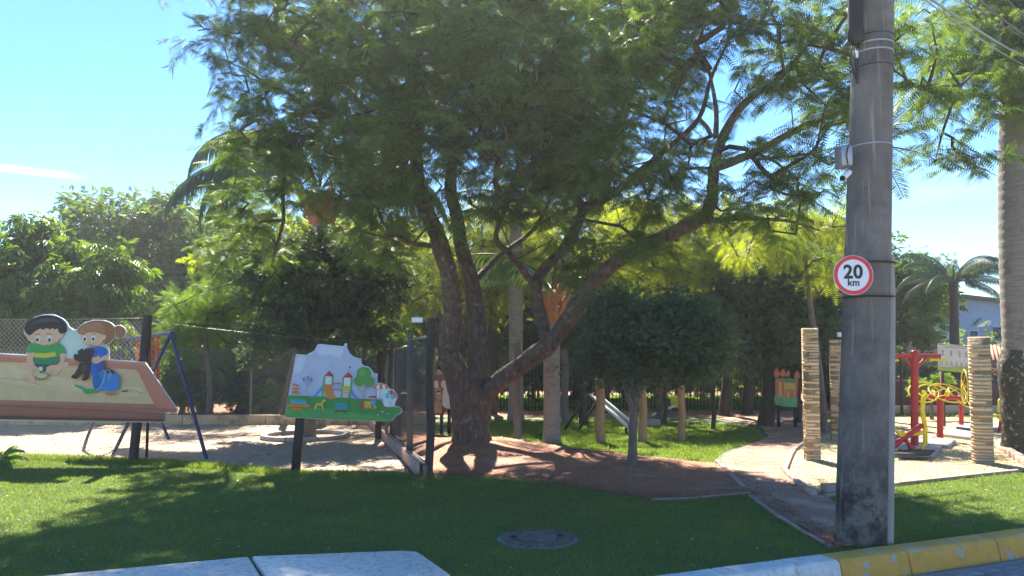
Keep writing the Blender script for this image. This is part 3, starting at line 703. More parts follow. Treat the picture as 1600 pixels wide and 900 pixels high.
# ------------------------------------------------------------------ the big tree
def LP(*a):   # (px, py, Y, radius)
    return [P(x, y, Y) for x, y, Y, r in a], [r for x, y, Y, r in a]
TB = P(735, 706, 12.3)
TB.z = .05
limbs = [
 LP((738, 722, 12.3, .56), (736, 704, 12.3, .40), (735, 680, 12.3, .33), (733, 640, 12.3, .31), (728, 606, 12.3, .33), (724, 580, 12.3, .30)),
 LP((726, 610, 12.3, .24), (707, 570, 12.2, .20), (700, 545, 12.2, .17), (708, 480, 12.1, .155), (699, 420, 12.0, .145), (684, 370, 11.9, .14), (664, 322, 11.8, .13), (650, 260, 11.7, .105), (655, 190, 11.6, .085), (648, 110, 11.5, .06), (665, 40, 11.4, .04), (660, -60, 11.4, .025)),
 LP((735, 612, 12.35, .22), (747, 560, 12.4, .18), (745, 500, 12.5, .16), (737, 440, 12.6, .14), (722, 390, 12.7, .125), (714, 340, 12.8, .115), (704, 290, 12.8, .10), (716, 220, 12.9, .085), (745, 140, 13, .065), (752, 60, 13.1, .045), (760, -50, 13.2, .03)),
 LP((742, 628, 12.25, .160), (772, 602, 12.2, .152), (810, 573, 12.1, .144), (850, 545, 12.0, .144), (880, 510, 11.9, .136), (908, 470, 11.7, .132), (940, 428, 11.5, .124), (985, 395, 11.3, .116), (1040, 368, 11.1, .108), (1090, 345, 10.9, .100), (1112, 315, 10.8, .092), (1116, 265, 10.7, .080), (1132, 210, 10.6, .068), (1165, 160, 10.5, .056), (1220, 120, 10.4, .040), (1270, 60, 10.3, .024)),
 LP((858, 545, 12.0, .13), (846, 500, 12.2, .11), (838, 450, 12.4, .10), (850, 420, 12.5, .095), (882, 388, 12.6, .09), (903, 350, 12.7, .085), (908, 322, 12.7, .08), (884, 285, 12.8, .06), (868, 265, 12.9, .045), (850, 200, 13, .03)),
 LP((905, 325, 12.7, .075), (950, 308, 12.4, .07), (1000, 268, 12.1, .06), (1045, 230, 11.9, .05), (1092, 185, 11.7, .04), (1112, 120, 11.5, .03), (1140, 60, 11.4, .02)),
 LP((1116, 262, 10.7, .08), (1180, 238, 10.9, .065), (1250, 200, 11.1, .055), (1330, 168, 11.3, .04), (1400, 130, 11.5, .03)),
 LP((1118, 215, 10.65, .04), (1119, 170, 10.7, .03), (1108, 110, 10.8, .02)),
 LP((662, 318, 11.8, .08), (620, 240, 11.4, .06), (560, 160, 11.0, .05), (500, 100, 10.8, .04), (440, 60, 10.6, .028)),
 LP((655, 190, 11.6, .06), (590, 110, 12.2, .045), (520, 60, 12.8, .035), (430, 50, 13.2, .022)),
 LP((838, 450, 12.4, .06), (800, 400, 11.8, .05), (775, 370, 11.3, .04), (800, 300, 10.8, .03)),
 LP((738, 442, 12.6, .06), (780, 400, 13.2, .05), (840, 350, 13.8, .04), (880, 260, 14.3, .03)),
 LP((1092, 346, 10.9, .05), (1150, 342, 11.2, .035), (1230, 345, 11.5, .025), (1280, 360, 11.7, .015)),
 LP((692, 385, 11.9, .05), (645, 380, 11.6, .04), (610, 360, 11.4, .03), (590, 335, 11.3, .02)),
]
bl = []
def B(px, py, Y, rx, ry, rd=1.0, w=1.0): bl.append(pxblob(px, py, Y, rx, ry, rd, w))
# left wing
B(335, 55, 11.6, 44, 38, .8, 1.1); B(385, 22, 11.8, 70, 50, .9); B(365, 108, 11.4, 30, 22, .5, .9); B(440, 75, 12, 70, 55, 1, .85); B(385, 165, 11.6, 40, 28, .6, 1)
B(470, 175, 11.6, 80, 50, 1); B(420, 215, 12.2, 45, 28, .6); B(530, 60, 12, 90, 60, 1.3); B(560, 140, 10.8, 80, 60, 1)
B(430, 250, 12.2, 75, 50, .9, 1.2); B(400, 200, 12, 40, 30, .6, 1); B(410, 318, 12.4, 50, 35, .6, 1.1); B(360, -60, 12.4, 110, 45, 1.4, .8); B(300, -120, 12, 110, 50, 1.5, .6); B(430, -130, 11, 120, 50, 1.5, .6); B(560, 260, 11.2, 80, 60, 1, 1.2); B(580, 330, 11.6, 60, 40, .7, 1)
# centre
B(660, 60, 10.6, 100, 70, 1.2); B(640, 170, 10.2, 90, 55, 1, 1.2); B(690, 225, 10.2, 80, 45, .8, 1.2); B(760, 100, 9.6, 90, 70, 1, 1.1); B(790, 200, 9.8, 90, 60, 1, 1.2)
B(650, 270, 10.6, 60, 35, .6, 1.); B(830, 270, 10.2, 80, 55, .8, 1.2); B(820, 350, 11, 50, 50, .6, .9); B(880, 120, 9.8, 100, 80, 1.1, 1.1); B(960, 60, 10.2, 90, 70, 1.2); B(930, 230, 10.4, 80, 70, .9, 1.2)
B(900, 330, 11.2, 60, 50, .6, 1.1); B(1010, 280, 11.4, 60, 50, .8, .8); B(780, 20, 12.5, 160, 60, 1.8, .8); B(700, 130, 13.8, 110, 90, 1.4, .9); B(880, 180, 14.2, 120, 90, 1.4, .9); B(1010, 170, 13.2, 70, 80, 1, .8)
B(960, 380, 11.8, 50, 40, .6, .8)
# right
B(1060, 40, 10.6, 80, 55, 1.2); B(1160, 30, 10.4, 80, 55, 1.2); B(1060, 130, 11, 45, 45, .8, .7); B(1190, 110, 10.2, 55, 45, .8, .9); B(1260, 70, 10.4, 70, 60, 1.1); B(1290, 150, 10.6, 60, 45, .8, 1)
B(1215, 245, 9.8, 60, 45, .8, 1.1); B(1270, 250, 9.9, 50, 40, .7, .8); B(1150, 300, 10.3, 50, 35, .7, .7); B(1250, 320, 10.1, 60, 30, .7, .7); B(1200, 370, 10.5, 60, 35, .7, .6); B(1080, 230, 12.2, 40, 50, .7, .6)
B(1360, 110, 10, 60, 50, .8, .9); B(1420, 40, 10.2, 70, 50, .8, .8); B(1430, 160, 10, 50, 40, .6, .9); B(1470, 215, 10.2, 50, 30, .7, 1); B(1505, 250, 10.2, 25, 32, .4, .8)
B(1280, 190, 9.4, 50, 30, .6, .8); B(1400, 215, 9.6, 40, 35, .5, .9)
B(1330, 60, 10.2, 60, 50, .8, 1); B(1480, 120, 10.4, 50, 50, .7, 1); B(400, 335, 12.6, 40, 34, .6, 1); B(425, 300, 12.4, 30, 30, .5, 1); B(595, 325, 12.2, 30, 30, .5, 1); B(605, 385, 12.4, 34, 28, .5, .8); B(430, 385, 13, 44, 26, .5, .8); B(350, 370, 13.4, 22, 30, .4, .7); B(1060, 300, 11.6, 50, 45, .6, .8); B(1010, 365, 10.6, 45, 22, .4, .7); B(680, 345, 10.9, 30, 28, .4, .6); B(770, 330, 10.6, 40, 30, .5, .7); B(1130, 320, 10.2, 40, 25, .4, .7); B(1060, 260, 10.2, 45, 30, .5, .7); B(385, 300, 12.6, 34, 34, .5, .9); B(610, 345, 11.8, 45, 30, .6, .9); B(860, 400, 11.9, 40, 35, .5, .8); B(1040, 330, 12.2, 60, 40, .7, .8); B(1230, 290, 9.9, 60, 35, .8, 1); B(390, 370, 13, 40, 30, .6, .9); B(720, 300, 11, 40, 35, .5, .7); B(940, 440, 12.2, 45, 25, .5, .7)
B(900, 250, 14.5, 80, 60, .9, .8); B(1000, 90, 14.6, 70, 60, .9, .8); B(800, 120, 15.5, 100, 70, 1, .8); B(510, 150, 14, 60, 50, .8, .8); B(560, 210, 14.3, 70, 50, .9, .8); B(530, 70, 14.6, 70, 60, 1, .8); B(650, 160, 15, 80, 60, 1, .8)
# top, above the picture
B(600, -60, 11.5, 180, 60, 2.2, .7); B(900, -70, 11.5, 200, 70, 2.4, .7); B(1150, -60, 10.6, 100, 60, 1.6, .6); B(700, -40, 14.5, 200, 80, 1.5, .6); B(980, -20, 14.5, 110, 80, 1.5, .6)
tree('shade_tree', 'huge spreading shade tree with forked dark trunks and fine feathery leaves in the middle', TB, limbs, bl, 10.5, 47, .235, PIN, M['feather'], [M['bark'], M['bark_twig']],
     spread=.40, droop=.45, sprays=3, step=.3, bark_n=16, trunk_top=2.9, twig_r=.0062)

# second canopy tree, trunk out of frame at the right
Bt = P(1790, 690, 11.9); Bt.z = 0
bl = []
B(1560, 60, 11.6, 70, 60, .9, .9); B(1540, 130, 11.6, 60, 45, .8, 1); B(1600, 150, 11.4, 50, 50, .8, .9); B(1500, 90, 11.9, 40, 50, .8, .9); B(1680, 40, 11.6, 90, 90, 1.4, .8); B(1650, -60, 11.5, 120, 60, 1.6, .6); B(1480, 20, 12.4, 60, 45, .8, 1); B(1760, 120, 11.7, 80, 90, 1.5, .6)
tree('shade_tree', 'feathery green branches reaching into the top right corner from a tree out of frame', Bt,
     [LP((1790, 700, 11.9, .22), (1780, 500, 11.9, .18), (1760, 300, 11.8, .15), (1720, 180, 11.7, .1), (1640, 110, 11.6, .06), (1570, 80, 11.6, .03))], bl, 12, 46, .24, PIN, M['feather'], [M['bark'], M['bark_twig']], spread=.42, droop=.55, sprays=3, step=.3, tint_shift=.2, trunk_top=3)

# ------------------------------------------------------------------ clipped dark ball trees
def ball_tree(px, base_py, crown, Y, trunkl, label, lm='dark', dens=30, per=55, ls=.11):
    b = G(px, base_py); b.z = 0; bl_ = [pxblob(x, y, Y+dy, rx, ry, rd, w) for x, y, dy, rx, ry, rd, w in crown]
    return tree('round_tree', label, b, trunkl, bl_, dens, per, ls, SMALL, M[lm], [M['bark_grey'], M['bark_twig']], spread=.24, droop=.1, step=.2, bark_n=12, trunk_top=.9, twig_r=.004)
ball_tree(988, 735, [(1010, 528, 0, 100, 62, 1.0, 1.1), (950, 540, 0, 52, 52, .7, 1), (1085, 530, 0, 55, 62, .8, 1), (1000, 490, 0, 90, 42, .8, 1), (1010, 575, 0, 100, 28, .8, 1.1), (1110, 500, .1, 34, 30, .4, .5), (1122, 560, .1, 26, 40, .4, .5), (1060, 480, .1, 30, 24, .4, .7), (930, 490, 0, 26, 22, .3, .6), (905, 570, 0, 18, 26, .3, .6), (1140, 530, .1, 14, 22, .3, .3)], 10.4,
          [LP((987, 740, 10.3, .075), (988, 700, 10.3, .06), (990, 650, 10.3, .055), (991, 622, 10.35, .06), (996, 600, 10.4, .05), (1010, 560, 10.4, .04)),
           LP((989, 640, 10.3, .045), (978, 610, 10.3, .04), (974, 590, 10.35, .035), (960, 550, 10.4, .03)), LP((992, 625, 10.35, .04), (1004, 598, 10.5, .035), (1040, 550, 10.5, .025))],
          'small round clipped dark tree with thin forked grey trunk standing on bare earth', dens=42, per=75, ls=.075)
ball_tree(484, 686, [(500, 440, 0, 110, 70, 1.3, 1.1), (430, 470, 0, 55, 80, .9, 1), (580, 480, 0, 55, 60, .9, 1), (500, 510, 0, 100, 40, 1.0, 1.1), (470, 395, .2, 80, 36, 1, .9), (400, 540, .2, 35, 50, .6, .8), (560, 410, .2, 60, 40, .9, .9), (620, 440, .2, 24, 26, .5, .6), (380, 430, 0, 26, 30, .5, .7), (520, 370, .2, 40, 22, .6, .6)], 14.6,
          [LP((484, 690, 14.5, .14), (483, 640, 14.5, .12), (482, 580, 14.5, .13), (480, 540, 14.5, .15), (490, 480, 14.5, .1)), LP((481, 560, 14.5, .1), (450, 510, 14.5, .07), (430, 460, 14.6, .04)), LP((482, 550, 14.5, .1), (530, 500, 14.6, .07), (570, 450, 14.7, .04))],
          'large dense dark round tree behind the playground picture board', dens=16, per=80, ls=.12)

# ring kerb round its foot
rk = G(478, 684); rg = thing('planter_ring', rk, 'low round concrete planter ring around the foot of the dark round tree', 'planter')
for i in range(18):
    t0, t1 = i*math.pi/9+.01, (i+1)*math.pi/9-.01; mb = MB()
    pts = [(rk.x+r_*math.cos(t), rk.y+r_*math.sin(t), 0) for r_, t in ((.86, t0), (.86, (t0+t1)/2), (.86, t1), (.74, t1), (.74, (t0+t1)/2), (.74, t0))]
    mb.prism(pts, (0, 0, .085)); mb.build('ring_block', M['concrete'], rg, bevel=.01)

# ------------------------------------------------------------------ background trees
def bgtree(name, label, px, base_py, Y, crown, lm, proto, ls, dens, per, spread=.5, droop=.3, tr=.16, lean=0, cat='tree', tint=0., group=None, bark='bark_grey', out_w=1.0):
    b = G(px, 640); b.y = Y; b.x = (px-CX)/FPX*Y; b.z = 0
    bl_ = [pxblob(x, y, Y+dy, rx, ry, None if rd == 0 else rd, w) for x, y, dy, rx, ry, rd, w in crown]
    top = sum((Vector(c) for c, r, w in bl_), Vector())/len(bl_)
    pts = [b+Vector((0, 0, -.05)), b.lerp(top, .3)+Vector((tr*.6, 0, 0)), b.lerp(top, .65), top]
    return tree(name, label, b, [(pts, [tr*1.25, tr, tr*.8, tr*.4])], bl_, dens, per, ls, proto, M[lm], [M[bark], M['bark_twig']], spread=spread, droop=droop, step=.5, bark_n=9, cat=cat, tint_shift=tint, group=group, twig_r=.009, out_w=out_w)
bgtree('mango_tree', 'leafy tree with long drooping bright green leaves at the far left edge', 30, 640, 19.5,
       [(20, 420, 0, 75, 60, 0, 1), (100, 440, 0, 80, 55, 1.4, 1), (175, 450, -.4, 35, 50, .8, 1), (60, 480, 0, 130, 50, 1.5, 1), (-70, 430, 0, 80, 60, 1.5, .8), (40, 380, 0, 28, 34, .5, .8), (62, 350, 0, 12, 22, .3, .8), (170, 400, -.4, 40, 22, .6, .6)], 'mango', MANGO, .34, 4.6, 34, spread=.55, droop=.6, tr=.15)
bgtree('broadleaf_tree', 'rounded grey green tree rising behind the drooping leafy tree at left', 200, 640, 30,
       [(160, 325, 0, 55, 26, 1.2, .8), (240, 370, 0, 80, 50, 2, 1), (170, 390, 0, 80, 60, 2, 1), (290, 345, 0, 50, 40, 1.5, 1), (230, 450, 0, 110, 60, 2, 1), (270, 312, 0, 28, 16, .6, .7), (120, 318, 0, 22, 12, .5, .7), (330, 400, 0, 40, 50, 1.4, .8)], 'dull', MID, .34, 1.5, 44, spread=.75, droop=.15, tr=.25)
bgtree('feathery_tree', 'low tree with layered fern-like light green leaves behind the swing', 330, 640, 19.4,
       [(300, 480, 0, 60, 14, .9, 1.6), (350, 465, 0, 60, 18, .8, 1.4), (290, 510, 0, 50, 14, .9, 1.5), (350, 510, .3, 50, 30, .8, 1.2), (380, 440, .5, 50, 40, .9, 1), (250, 525, 0, 40, 14, .6, 1.3)], 'fern', PIN_S, .30, 9, 40, spread=.4, droop=.15, tr=.08, tint=.1)
bgtree('feathery_tree', 'olive green feathery tree filling the space under the left side of the big canopy', 440, 640, 18.5,
       [(390, 415, 0, 55, 40, 1, 1), (600, 400, 0, 55, 45, 1, 1), (370, 350, 0, 40, 30, .8, .8), (580, 395, 0, 34, 22, .8, .9), (350, 420, 0, 40, 50, .8, .9), (640, 430, 0, 40, 50, .8, .8)], 'feather', PIN_S, .30, 4.5, 40, spread=.5, droop=.4, tr=.1, tint=-.15)
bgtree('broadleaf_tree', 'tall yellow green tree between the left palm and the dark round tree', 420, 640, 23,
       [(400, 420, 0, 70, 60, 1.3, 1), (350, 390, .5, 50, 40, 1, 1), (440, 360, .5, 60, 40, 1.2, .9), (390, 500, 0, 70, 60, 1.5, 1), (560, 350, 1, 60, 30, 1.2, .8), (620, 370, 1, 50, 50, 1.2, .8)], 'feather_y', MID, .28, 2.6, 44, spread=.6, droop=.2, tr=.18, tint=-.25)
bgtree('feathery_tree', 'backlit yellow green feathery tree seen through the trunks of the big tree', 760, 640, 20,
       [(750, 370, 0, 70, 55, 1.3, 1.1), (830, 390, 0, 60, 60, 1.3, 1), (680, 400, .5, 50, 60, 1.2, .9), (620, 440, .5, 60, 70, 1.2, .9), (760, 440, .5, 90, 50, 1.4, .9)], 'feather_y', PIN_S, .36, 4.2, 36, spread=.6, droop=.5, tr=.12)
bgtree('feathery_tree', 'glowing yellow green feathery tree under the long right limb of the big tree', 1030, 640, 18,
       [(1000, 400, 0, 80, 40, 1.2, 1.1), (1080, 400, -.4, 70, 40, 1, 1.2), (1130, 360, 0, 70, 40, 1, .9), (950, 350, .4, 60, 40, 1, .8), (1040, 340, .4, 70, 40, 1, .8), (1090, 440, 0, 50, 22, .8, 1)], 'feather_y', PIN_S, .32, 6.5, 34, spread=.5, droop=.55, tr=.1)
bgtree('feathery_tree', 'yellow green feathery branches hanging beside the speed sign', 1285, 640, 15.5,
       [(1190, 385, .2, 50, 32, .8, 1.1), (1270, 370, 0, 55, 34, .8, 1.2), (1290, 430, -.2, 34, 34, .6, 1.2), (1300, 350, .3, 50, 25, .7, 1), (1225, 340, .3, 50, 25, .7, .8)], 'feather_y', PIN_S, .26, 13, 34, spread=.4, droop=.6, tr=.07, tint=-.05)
bgtree('broadleaf_tree', 'dense dark green tree with straight trunk behind the castle board', 1192, 660, 17.2,
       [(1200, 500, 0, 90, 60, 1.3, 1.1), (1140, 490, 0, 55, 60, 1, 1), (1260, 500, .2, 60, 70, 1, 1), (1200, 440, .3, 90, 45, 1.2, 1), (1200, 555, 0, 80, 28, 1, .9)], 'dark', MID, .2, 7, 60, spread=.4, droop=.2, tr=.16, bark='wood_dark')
bgtree('broadleaf_tree', 'dark tree mass filling the middle behind the timber posts', 900, 640, 27,
       [(700, 480, 0, 120, 80, 2.5, 1), (860, 470, 0, 120, 90, 2.5, 1), (1010, 480, 0, 110, 80, 2.5, 1), (1120, 440, 0, 90, 90, 2.5, 1), (900, 370, 0, 130, 60, 2.5, .9), (1080, 370, 0, 110, 50, 2.5, .9), (780, 560, 0, 160, 40, 2, .9), (1000, 570, 0, 160, 34, 2, .9)], 'dark', MID, .38, 1.25, 44, spread=.9, droop=.2, tr=.3)
bgtree('broadleaf_tree', 'distant dark green tree behind the dark tree with straight trunk, above the castle board', 1300, 640, 28,
       [(1280, 480, 0, 100, 90, 2.5, 1), (1190, 540, 0, 110, 60, 2.5, .9), (1310, 390, 0, 60, 60, 1.8, 1), (1230, 400, 0, 60, 60, 1.8, .9), (1330, 560, 0, 90, 40, 2, .9)], 'dull', MID, .38, 1.25, 44, spread=.9, droop=.2, tr=.3)
bgtree('broadleaf_tree', 'soft green tree just right of the concrete pole, left of the small palm', 1415, 640, 26,
       [(1400, 430, 0, 45, 35, 1, 1.1), (1440, 470, 0, 50, 50, 1.2, 1.1), (1390, 490, 0, 50, 50, 1.2, 1.1), (1410, 530, 0, 70, 25, 1.2, 1), (1425, 405, 0, 32, 20, .6, 1), (1455, 440, 0, 28, 40, .8, 1), (1350, 450, 1, 60, 70, 1.5, 1), (1450, 530, 0, 40, 22, .8, 1)], 'fern', MID, .26, 3.4, 48, spread=.5, droop=.2, tr=.14, tint=-.1)
bgtree('broadleaf_tree', 'pale green tree far behind the feathery tree at left', 300, 640, 34,
       [(60, 470, 0, 160, 70, 3, 1), (330, 480, 0, 110, 80, 3, 1), (520, 440, 0, 120, 80, 3, 1), (640, 480, 0, 100, 80, 3, .9), (350, 390, 0, 90, 50, 2.5, 1), (560, 370, 0, 90, 50, 2.5, 1)], 'dull', MID, .5, .7, 40, spread=1.1, droop=.2, tr=.3)

# shrubs behind the back fence
def shrub(label, px, Y, crown, lm, proto, ls, dens, per, name='shrub', **k):
    return bgtree(name, label, px, 640, Y, crown, lm, proto, ls, dens, per, cat='shrub', tr=.04, **k)
shrub('dark leafy shrubbery behind the fence under the drooping leafy tree', 60, 21.2, [(30, 560, 0, 110, 60, .8, 1), (150, 560, 0, 80, 60, .8, 1), (-60, 560, 0, 90, 60, .8, 1)], 'dull', MANGO, .3, 6, 40, spread=.4, droop=.4)
shrub('dark shrub behind the back fence to the right of the swing', 380, 21.2, [(360, 590, 0, 80, 45, .7, 1), (450, 580, 0, 80, 55, .7, 1), (280, 590, 0, 60, 40, .7, 1)], 'dull', MANGO, .26, 7, 40, spread=.35, droop=.4)
shrub('dark shrub between the picture board and the fence posts', 560, 21.2, [(540, 590, 0, 70, 50, .7, 1), (620, 580, 0, 60, 60, .7, 1)], 'dark', MID, .24, 7, 46, spread=.35, droop=.3)
shrub('dark green hedge behind the exercise machines', 1440, 22.5, [(1400, 590, 0, 70, 40, .7, 1.2), (1480, 595, 0, 60, 35, .7, 1.2), (1540, 600, 0, 60, 30, .7, 1.2), (1360, 590, 0, 50, 40, .7, 1)], 'dark', SMALL, .2, 10, 50, spread=.35, droop=.1)
shrub('bush with pale whitish flowers above the exercise machines', 1435, 23.5, [(1435, 548, 0, 50, 10, .5, 1.2), (1400, 552, 0, 30, 10, .4, 1.2)], 'chips', SMALL, .17, 9, 26, spread=.3, droop=.1)
shrub('small green plants between the wheels of the exercise machine', 1452, 19, [(1438, 605, 0, 10, 12, .2, 6), (1468, 602, 0, 12, 14, .2, 6)], 'fern', MANGO, .16, 20, 30, spread=.16, droop=-.6, tint=.2)
shrub('little bright green bush on top of the stone column left of the fence posts', 624, 15.5, [(622, 530, 0, 10, 10, .2, 6)], 'fern', MANGO, .16, 20, 24, spread=.16, droop=-.1, tint=.2)

# a wood closing the view
WL = []
for i in range(900):
    az = RS.uniform(-.95, .95); dd = RS.uniform(40, 52); h = 3.2+2.2*mnoise.noise(Vector((az*6, 1, 1)))+1.2*mnoise.noise(Vector((az*22, 4, 1)))
    if .44 < az < .75: h = 1.9
    WL.append((dd*math.sin(az), dd*math.cos(az), RS.uniform(.2, max(.6, h))))
WL = np.array(WL); per = 42; pos = np.repeat(WL, per, 0)+RS.normal(0, .75, (900*per, 3))
dd = RS.normal(0, .6, pos.shape)-np.array([0, .3, .1])
n = len(pos); Vp, Fp = MID
wood = foliage('far_wood', pos, dd, .85*RS.uniform(.7, 1.2, n), MID, M['dull'], None, np.clip(np.repeat(RS.rand(900), per)*.6+RS.rand(n)*.3, 0, 1))
tag(wood, 'far-off mass of trees closing the view behind everything', 'woodland', kind='stuff')

# ------------------------------------------------------------------ palms
def frond_mesh(name, origin, az, el, length, droop, nl, ll, lw, hang, m, parent, curl=1.0):
    """pinnate frond: rachis plus two ranks of leaflets"""
    d = Vector((math.sin(az), math.cos(az), 0)); side = Vector((d.y, -d.x, 0)); V = []; F = []; T = []
    pts = []; n = 16; p = Vector(origin); a = el
    for i in range(n+1):
        pts.append(p.copy()); t = i/n; a2 = el-droop*t**1.15*curl
        p = p+(d*math.cos(a2)+Vector((0, 0, 1))*math.sin(a2))*length/n
    def at(t): k = min(n-1, int(t*n)); return pts[k].lerp(pts[k+1], t*n-k), (pts[k+1]-pts[k]).normalized()
    for i in range(nl):
        t = .14+.86*(i+.5)/nl; q, tg = at(t); l = ll*(.35+.65*math.sin(math.pi*min(1, .12+.86*t)))
        for s in (-1, 1):
            dv = (side*s*(1-hang*.35)+tg*.55+Vector((0, 0, -hang*.8+.25*(random.random()-.5)))).normalized()
            dv2 = (dv+Vector((0, 0, -hang*1.3))+d*random.uniform(-.1, .1)).normalized()
            w = tg*lw; b = len(V); mdl = q+dv*l*.5; e = mdl+dv2*l*.5
            V += [q-w*.5, q+w*.5, mdl+w, mdl-w, e]; F += [(b, b+1, b+2, b+3), (b+3, b+2, b+4)]; T += [random.random()*.9]*5
    mb = MB(); mb.tube(pts, [.022*(1-.8*i/n)+.004 for i in range(n+1)], 5, cap=False); b = len(V)
    V += [Vector(v) for v in mb.V]; F += [tuple(i+b for i in f) for f in mb.F]; T += [.9]*len(mb.V)
    return mesh_np(name, [tuple(v) for v in V], [tuple(f) for f in F], m, parent, tint=np.array(T))
def palm(name, label, px, base_py, Y, top_py, r0, r1, fronds, length, ll, nl=46, lw=.014, hang=.9, boots=None, crown_off=.2, rings=True, bulge=0, trunk_m='palm_bark', group=None, px_top=None, seed=0):
    random.seed(seed); b = Vector(((px-CX)/FPX*Y, Y, 0)); top = P(px_top if px_top is not None else px, top_py, Y)
    root = thing(name, b, label, 'palm tree', group); mb = MB(); n = 20; V = []; F = []; K = max(14, int(top.z/.055))
    for i in range(K+1):
        t = i/K; c = b.lerp(top, t); r = r0*(1-t)+r1*t+bulge*math.sin(math.pi*t)**2+(r0*.25*max(0, 1-t*9)**2)
        if rings: r *= 1+(.018 if i % 3 == 0 else -.006)
        for k in range(n): w = 2*math.pi*k/n; V.append((c.x+r*math.cos(w), c.y+r*math.sin(w), c.z-.02))
    F = [(i*n+k, i*n+(k+1) % n, (i+1)*n+(k+1) % n, (i+1)*n+k) for i in range(K) for k in range(n)]+[tuple(K*n+k for k in range(n))]
    mb.add(V, F); mb.build('trunk', M[trunk_m], root, smooth=True)
    if boots and boots > 13:
        mb = MB(); mb.lathe(top+Vector((0, 0, -.42)), [(r1*.95, 0), (r1*1.5, .16), (r1*1.95, .42), (r1*1.9, .62), (r1*1.3, .8)], 18); mb.V = [(x+RS.normal(0, .02), y+RS.normal(0, .02), z) for x, y, z in mb.V]; mb.build('crown_base', M['boot'], root, smooth=True)
    if boots:
        for k in range(boots):
            a = k*2.4; z0 = top.z-.35+.45*k/boots; mb = MB(); rr = r1*((1.75 if boots > 13 else 1.0)+.25*k/boots)
            c = Vector((top.x+rr*math.cos(a), top.y+rr*math.sin(a), z0)); o_ = Vector((math.cos(a), math.sin(a), 0)); s_ = Vector((-o_.y, o_.x, 0))
            mb.prism([c-s_*.10-o_*.03, c+s_*.10-o_*.03, c+s_*.05+o_*.16+Vector((0, 0, .38)), c-s_*.05+o_*.16+Vector((0, 0, .38))], o_*.04+Vector((0, 0, -.01)))
            mb.build('leaf_base', M['boot'], root)
    o_ = top+Vector((0, 0, crown_off))
    for k, (az, el, dr) in enumerate(fronds):
        frond_mesh('frond', o_+Vector((math.sin(az), math.cos(az), 0))*r1*.5, az, el, length*random.uniform(.9, 1.08), dr, nl, ll, lw, hang, M['palm'], root)
    return root
def fan(n, seed, el0=.2, el1=1.25, dr0=1.2, dr1=2.0):
    rnd = random.Random(seed); return [(2*math.pi*k/n*2.618+rnd.uniform(-.2, .2), el0+(el1-el0)*k/n+rnd.uniform(-.1, .1), rnd.uniform(dr0, dr1)) for k in range(n)]
palm('queen_palm', 'queen palm with orange leaf bases and long drooping fronds behind the dark round tree', 500, 650, 17, 325, .15, .17,
     [(-1.5, .95, 2.9), (-1.72, .75, 2.7), (-1.3, 1.3, 2.6), (-1.9, 1.2, 2.7), (-2.2, .5, 1.8), (1.3, .8, 2.5), (1.5, .4, 2.0), (1.9, .5, 1.8), (.3, .8, 1.6), (2.8, .6, 1.7), (-2.7, .3, 1.6), (.8, 1.1, 1.5), (-.4, 1.2, 1.4)], 3.9, .85, nl=90, lw=.022, hang=1.4, boots=22, crown_off=.5, seed=3)
palm('queen_palm', 'palm with ringed trunk and orange cut leaf bases right of the big forked trunk', 862, 690, 13.6, 480, .155, .15,
     [(a, e, d) for a, e, d in fan(9, 4, .5, 1.2, 1.2, 1.7)], 1.9, .5, nl=40, lw=.013, hang=1.0, boots=12, crown_off=.35, seed=4)
palm('queen_palm', 'palm with pale grey ringed trunk behind the forked trunks of the big tree', 806, 665, 18.5, 330, .19, .16, fan(12, 6, .1, 1.2), 3.0, .6, nl=50, lw=.015, crown_off=.3, seed=6)
palm('queen_palm', 'small palm against the open sky in front of the grey blue house', 1490, 640, 23.5, 440, .15, .12,
     [(-1.5, 1.1, 1.8), (-.9, 1.3, 1.6), (1.3, 1.15, 1.9), (1.5, .75, 1.5), (1.6, .4, 1.2), (1.7, .1, 1.4), (-1.6, .6, 1.7), (-2.2, .4, 1.5), (2.4, .8, 1.5), (.2, 1.2, 1.4), (1.0, .9, 1.7), (-1.2, .2, 1.6), (3, .9, 1.6), (-2.6, 1.0, 1.8), (2.2, 1.2, 1.9), (-.5, .7, 1.9), (.6, .6, 1.8), (1.6, 1.3, 2.0)], 1.9, .42, nl=56, lw=.014, hang=1.0, crown_off=.0, trunk_m='wood_dark', seed=8)
palm('royal_palm', 'thick smooth grey royal palm trunk with blotched base at the right edge', 1592, 706, 12.25, -60, .25, .235,
     fan(12, 9, .0, 1.1, 1.0, 1.6), 3.4, .75, nl=54, lw=.016, hang=.6, crown_off=.2, bulge=.085, seed=9)
# lichen sleeve on the foot of the royal palm
rp = [o for o in bpy.data.objects if o.name.startswith('royal_palm')][0]
mb = MB(); b = Vector(ORG[rp.name]); V = []; n = 28; K = 26
for i in range(K+1):
    z = i*.065
    for k in range(n):
        w = 2*math.pi*k/n; t = z/7; r = .25+.085*math.sin(math.pi*min(1, z/5.6))**2+.0625*max(0, 1-z/5.6*9)**2+.022
        q = mnoise.noise(Vector((math.cos(w)*2, math.sin(w)*2, z*2)))*.02+mnoise.noise(Vector((math.cos(w)*6, math.sin(w)*6, z*6)))*.02
        if z > 1.45: q -= (z-1.45)*.3
        V.append((b.x+(r+q)*math.cos(w), b.y+(r+q)*math.sin(w), z))
mb.add(V, [(i*n+k, i*n+(k+1) % n, (i+1)*n+(k+1) % n, (i+1)*n+k) for i in range(K) for k in range(n)]); mb.build('lichen_crust', M['lichen'], rp, smooth=True)
palm('fan_palm', 'palm with stiff spiky leaves behind the upper part of the concrete pole', 1358, 640, 19, 235, .14, .13, fan(14, 12, -.5, 1.2, .3, .8), 2.0, .5, nl=30, lw=.02, hang=.1, crown_off=.1, seed=12)
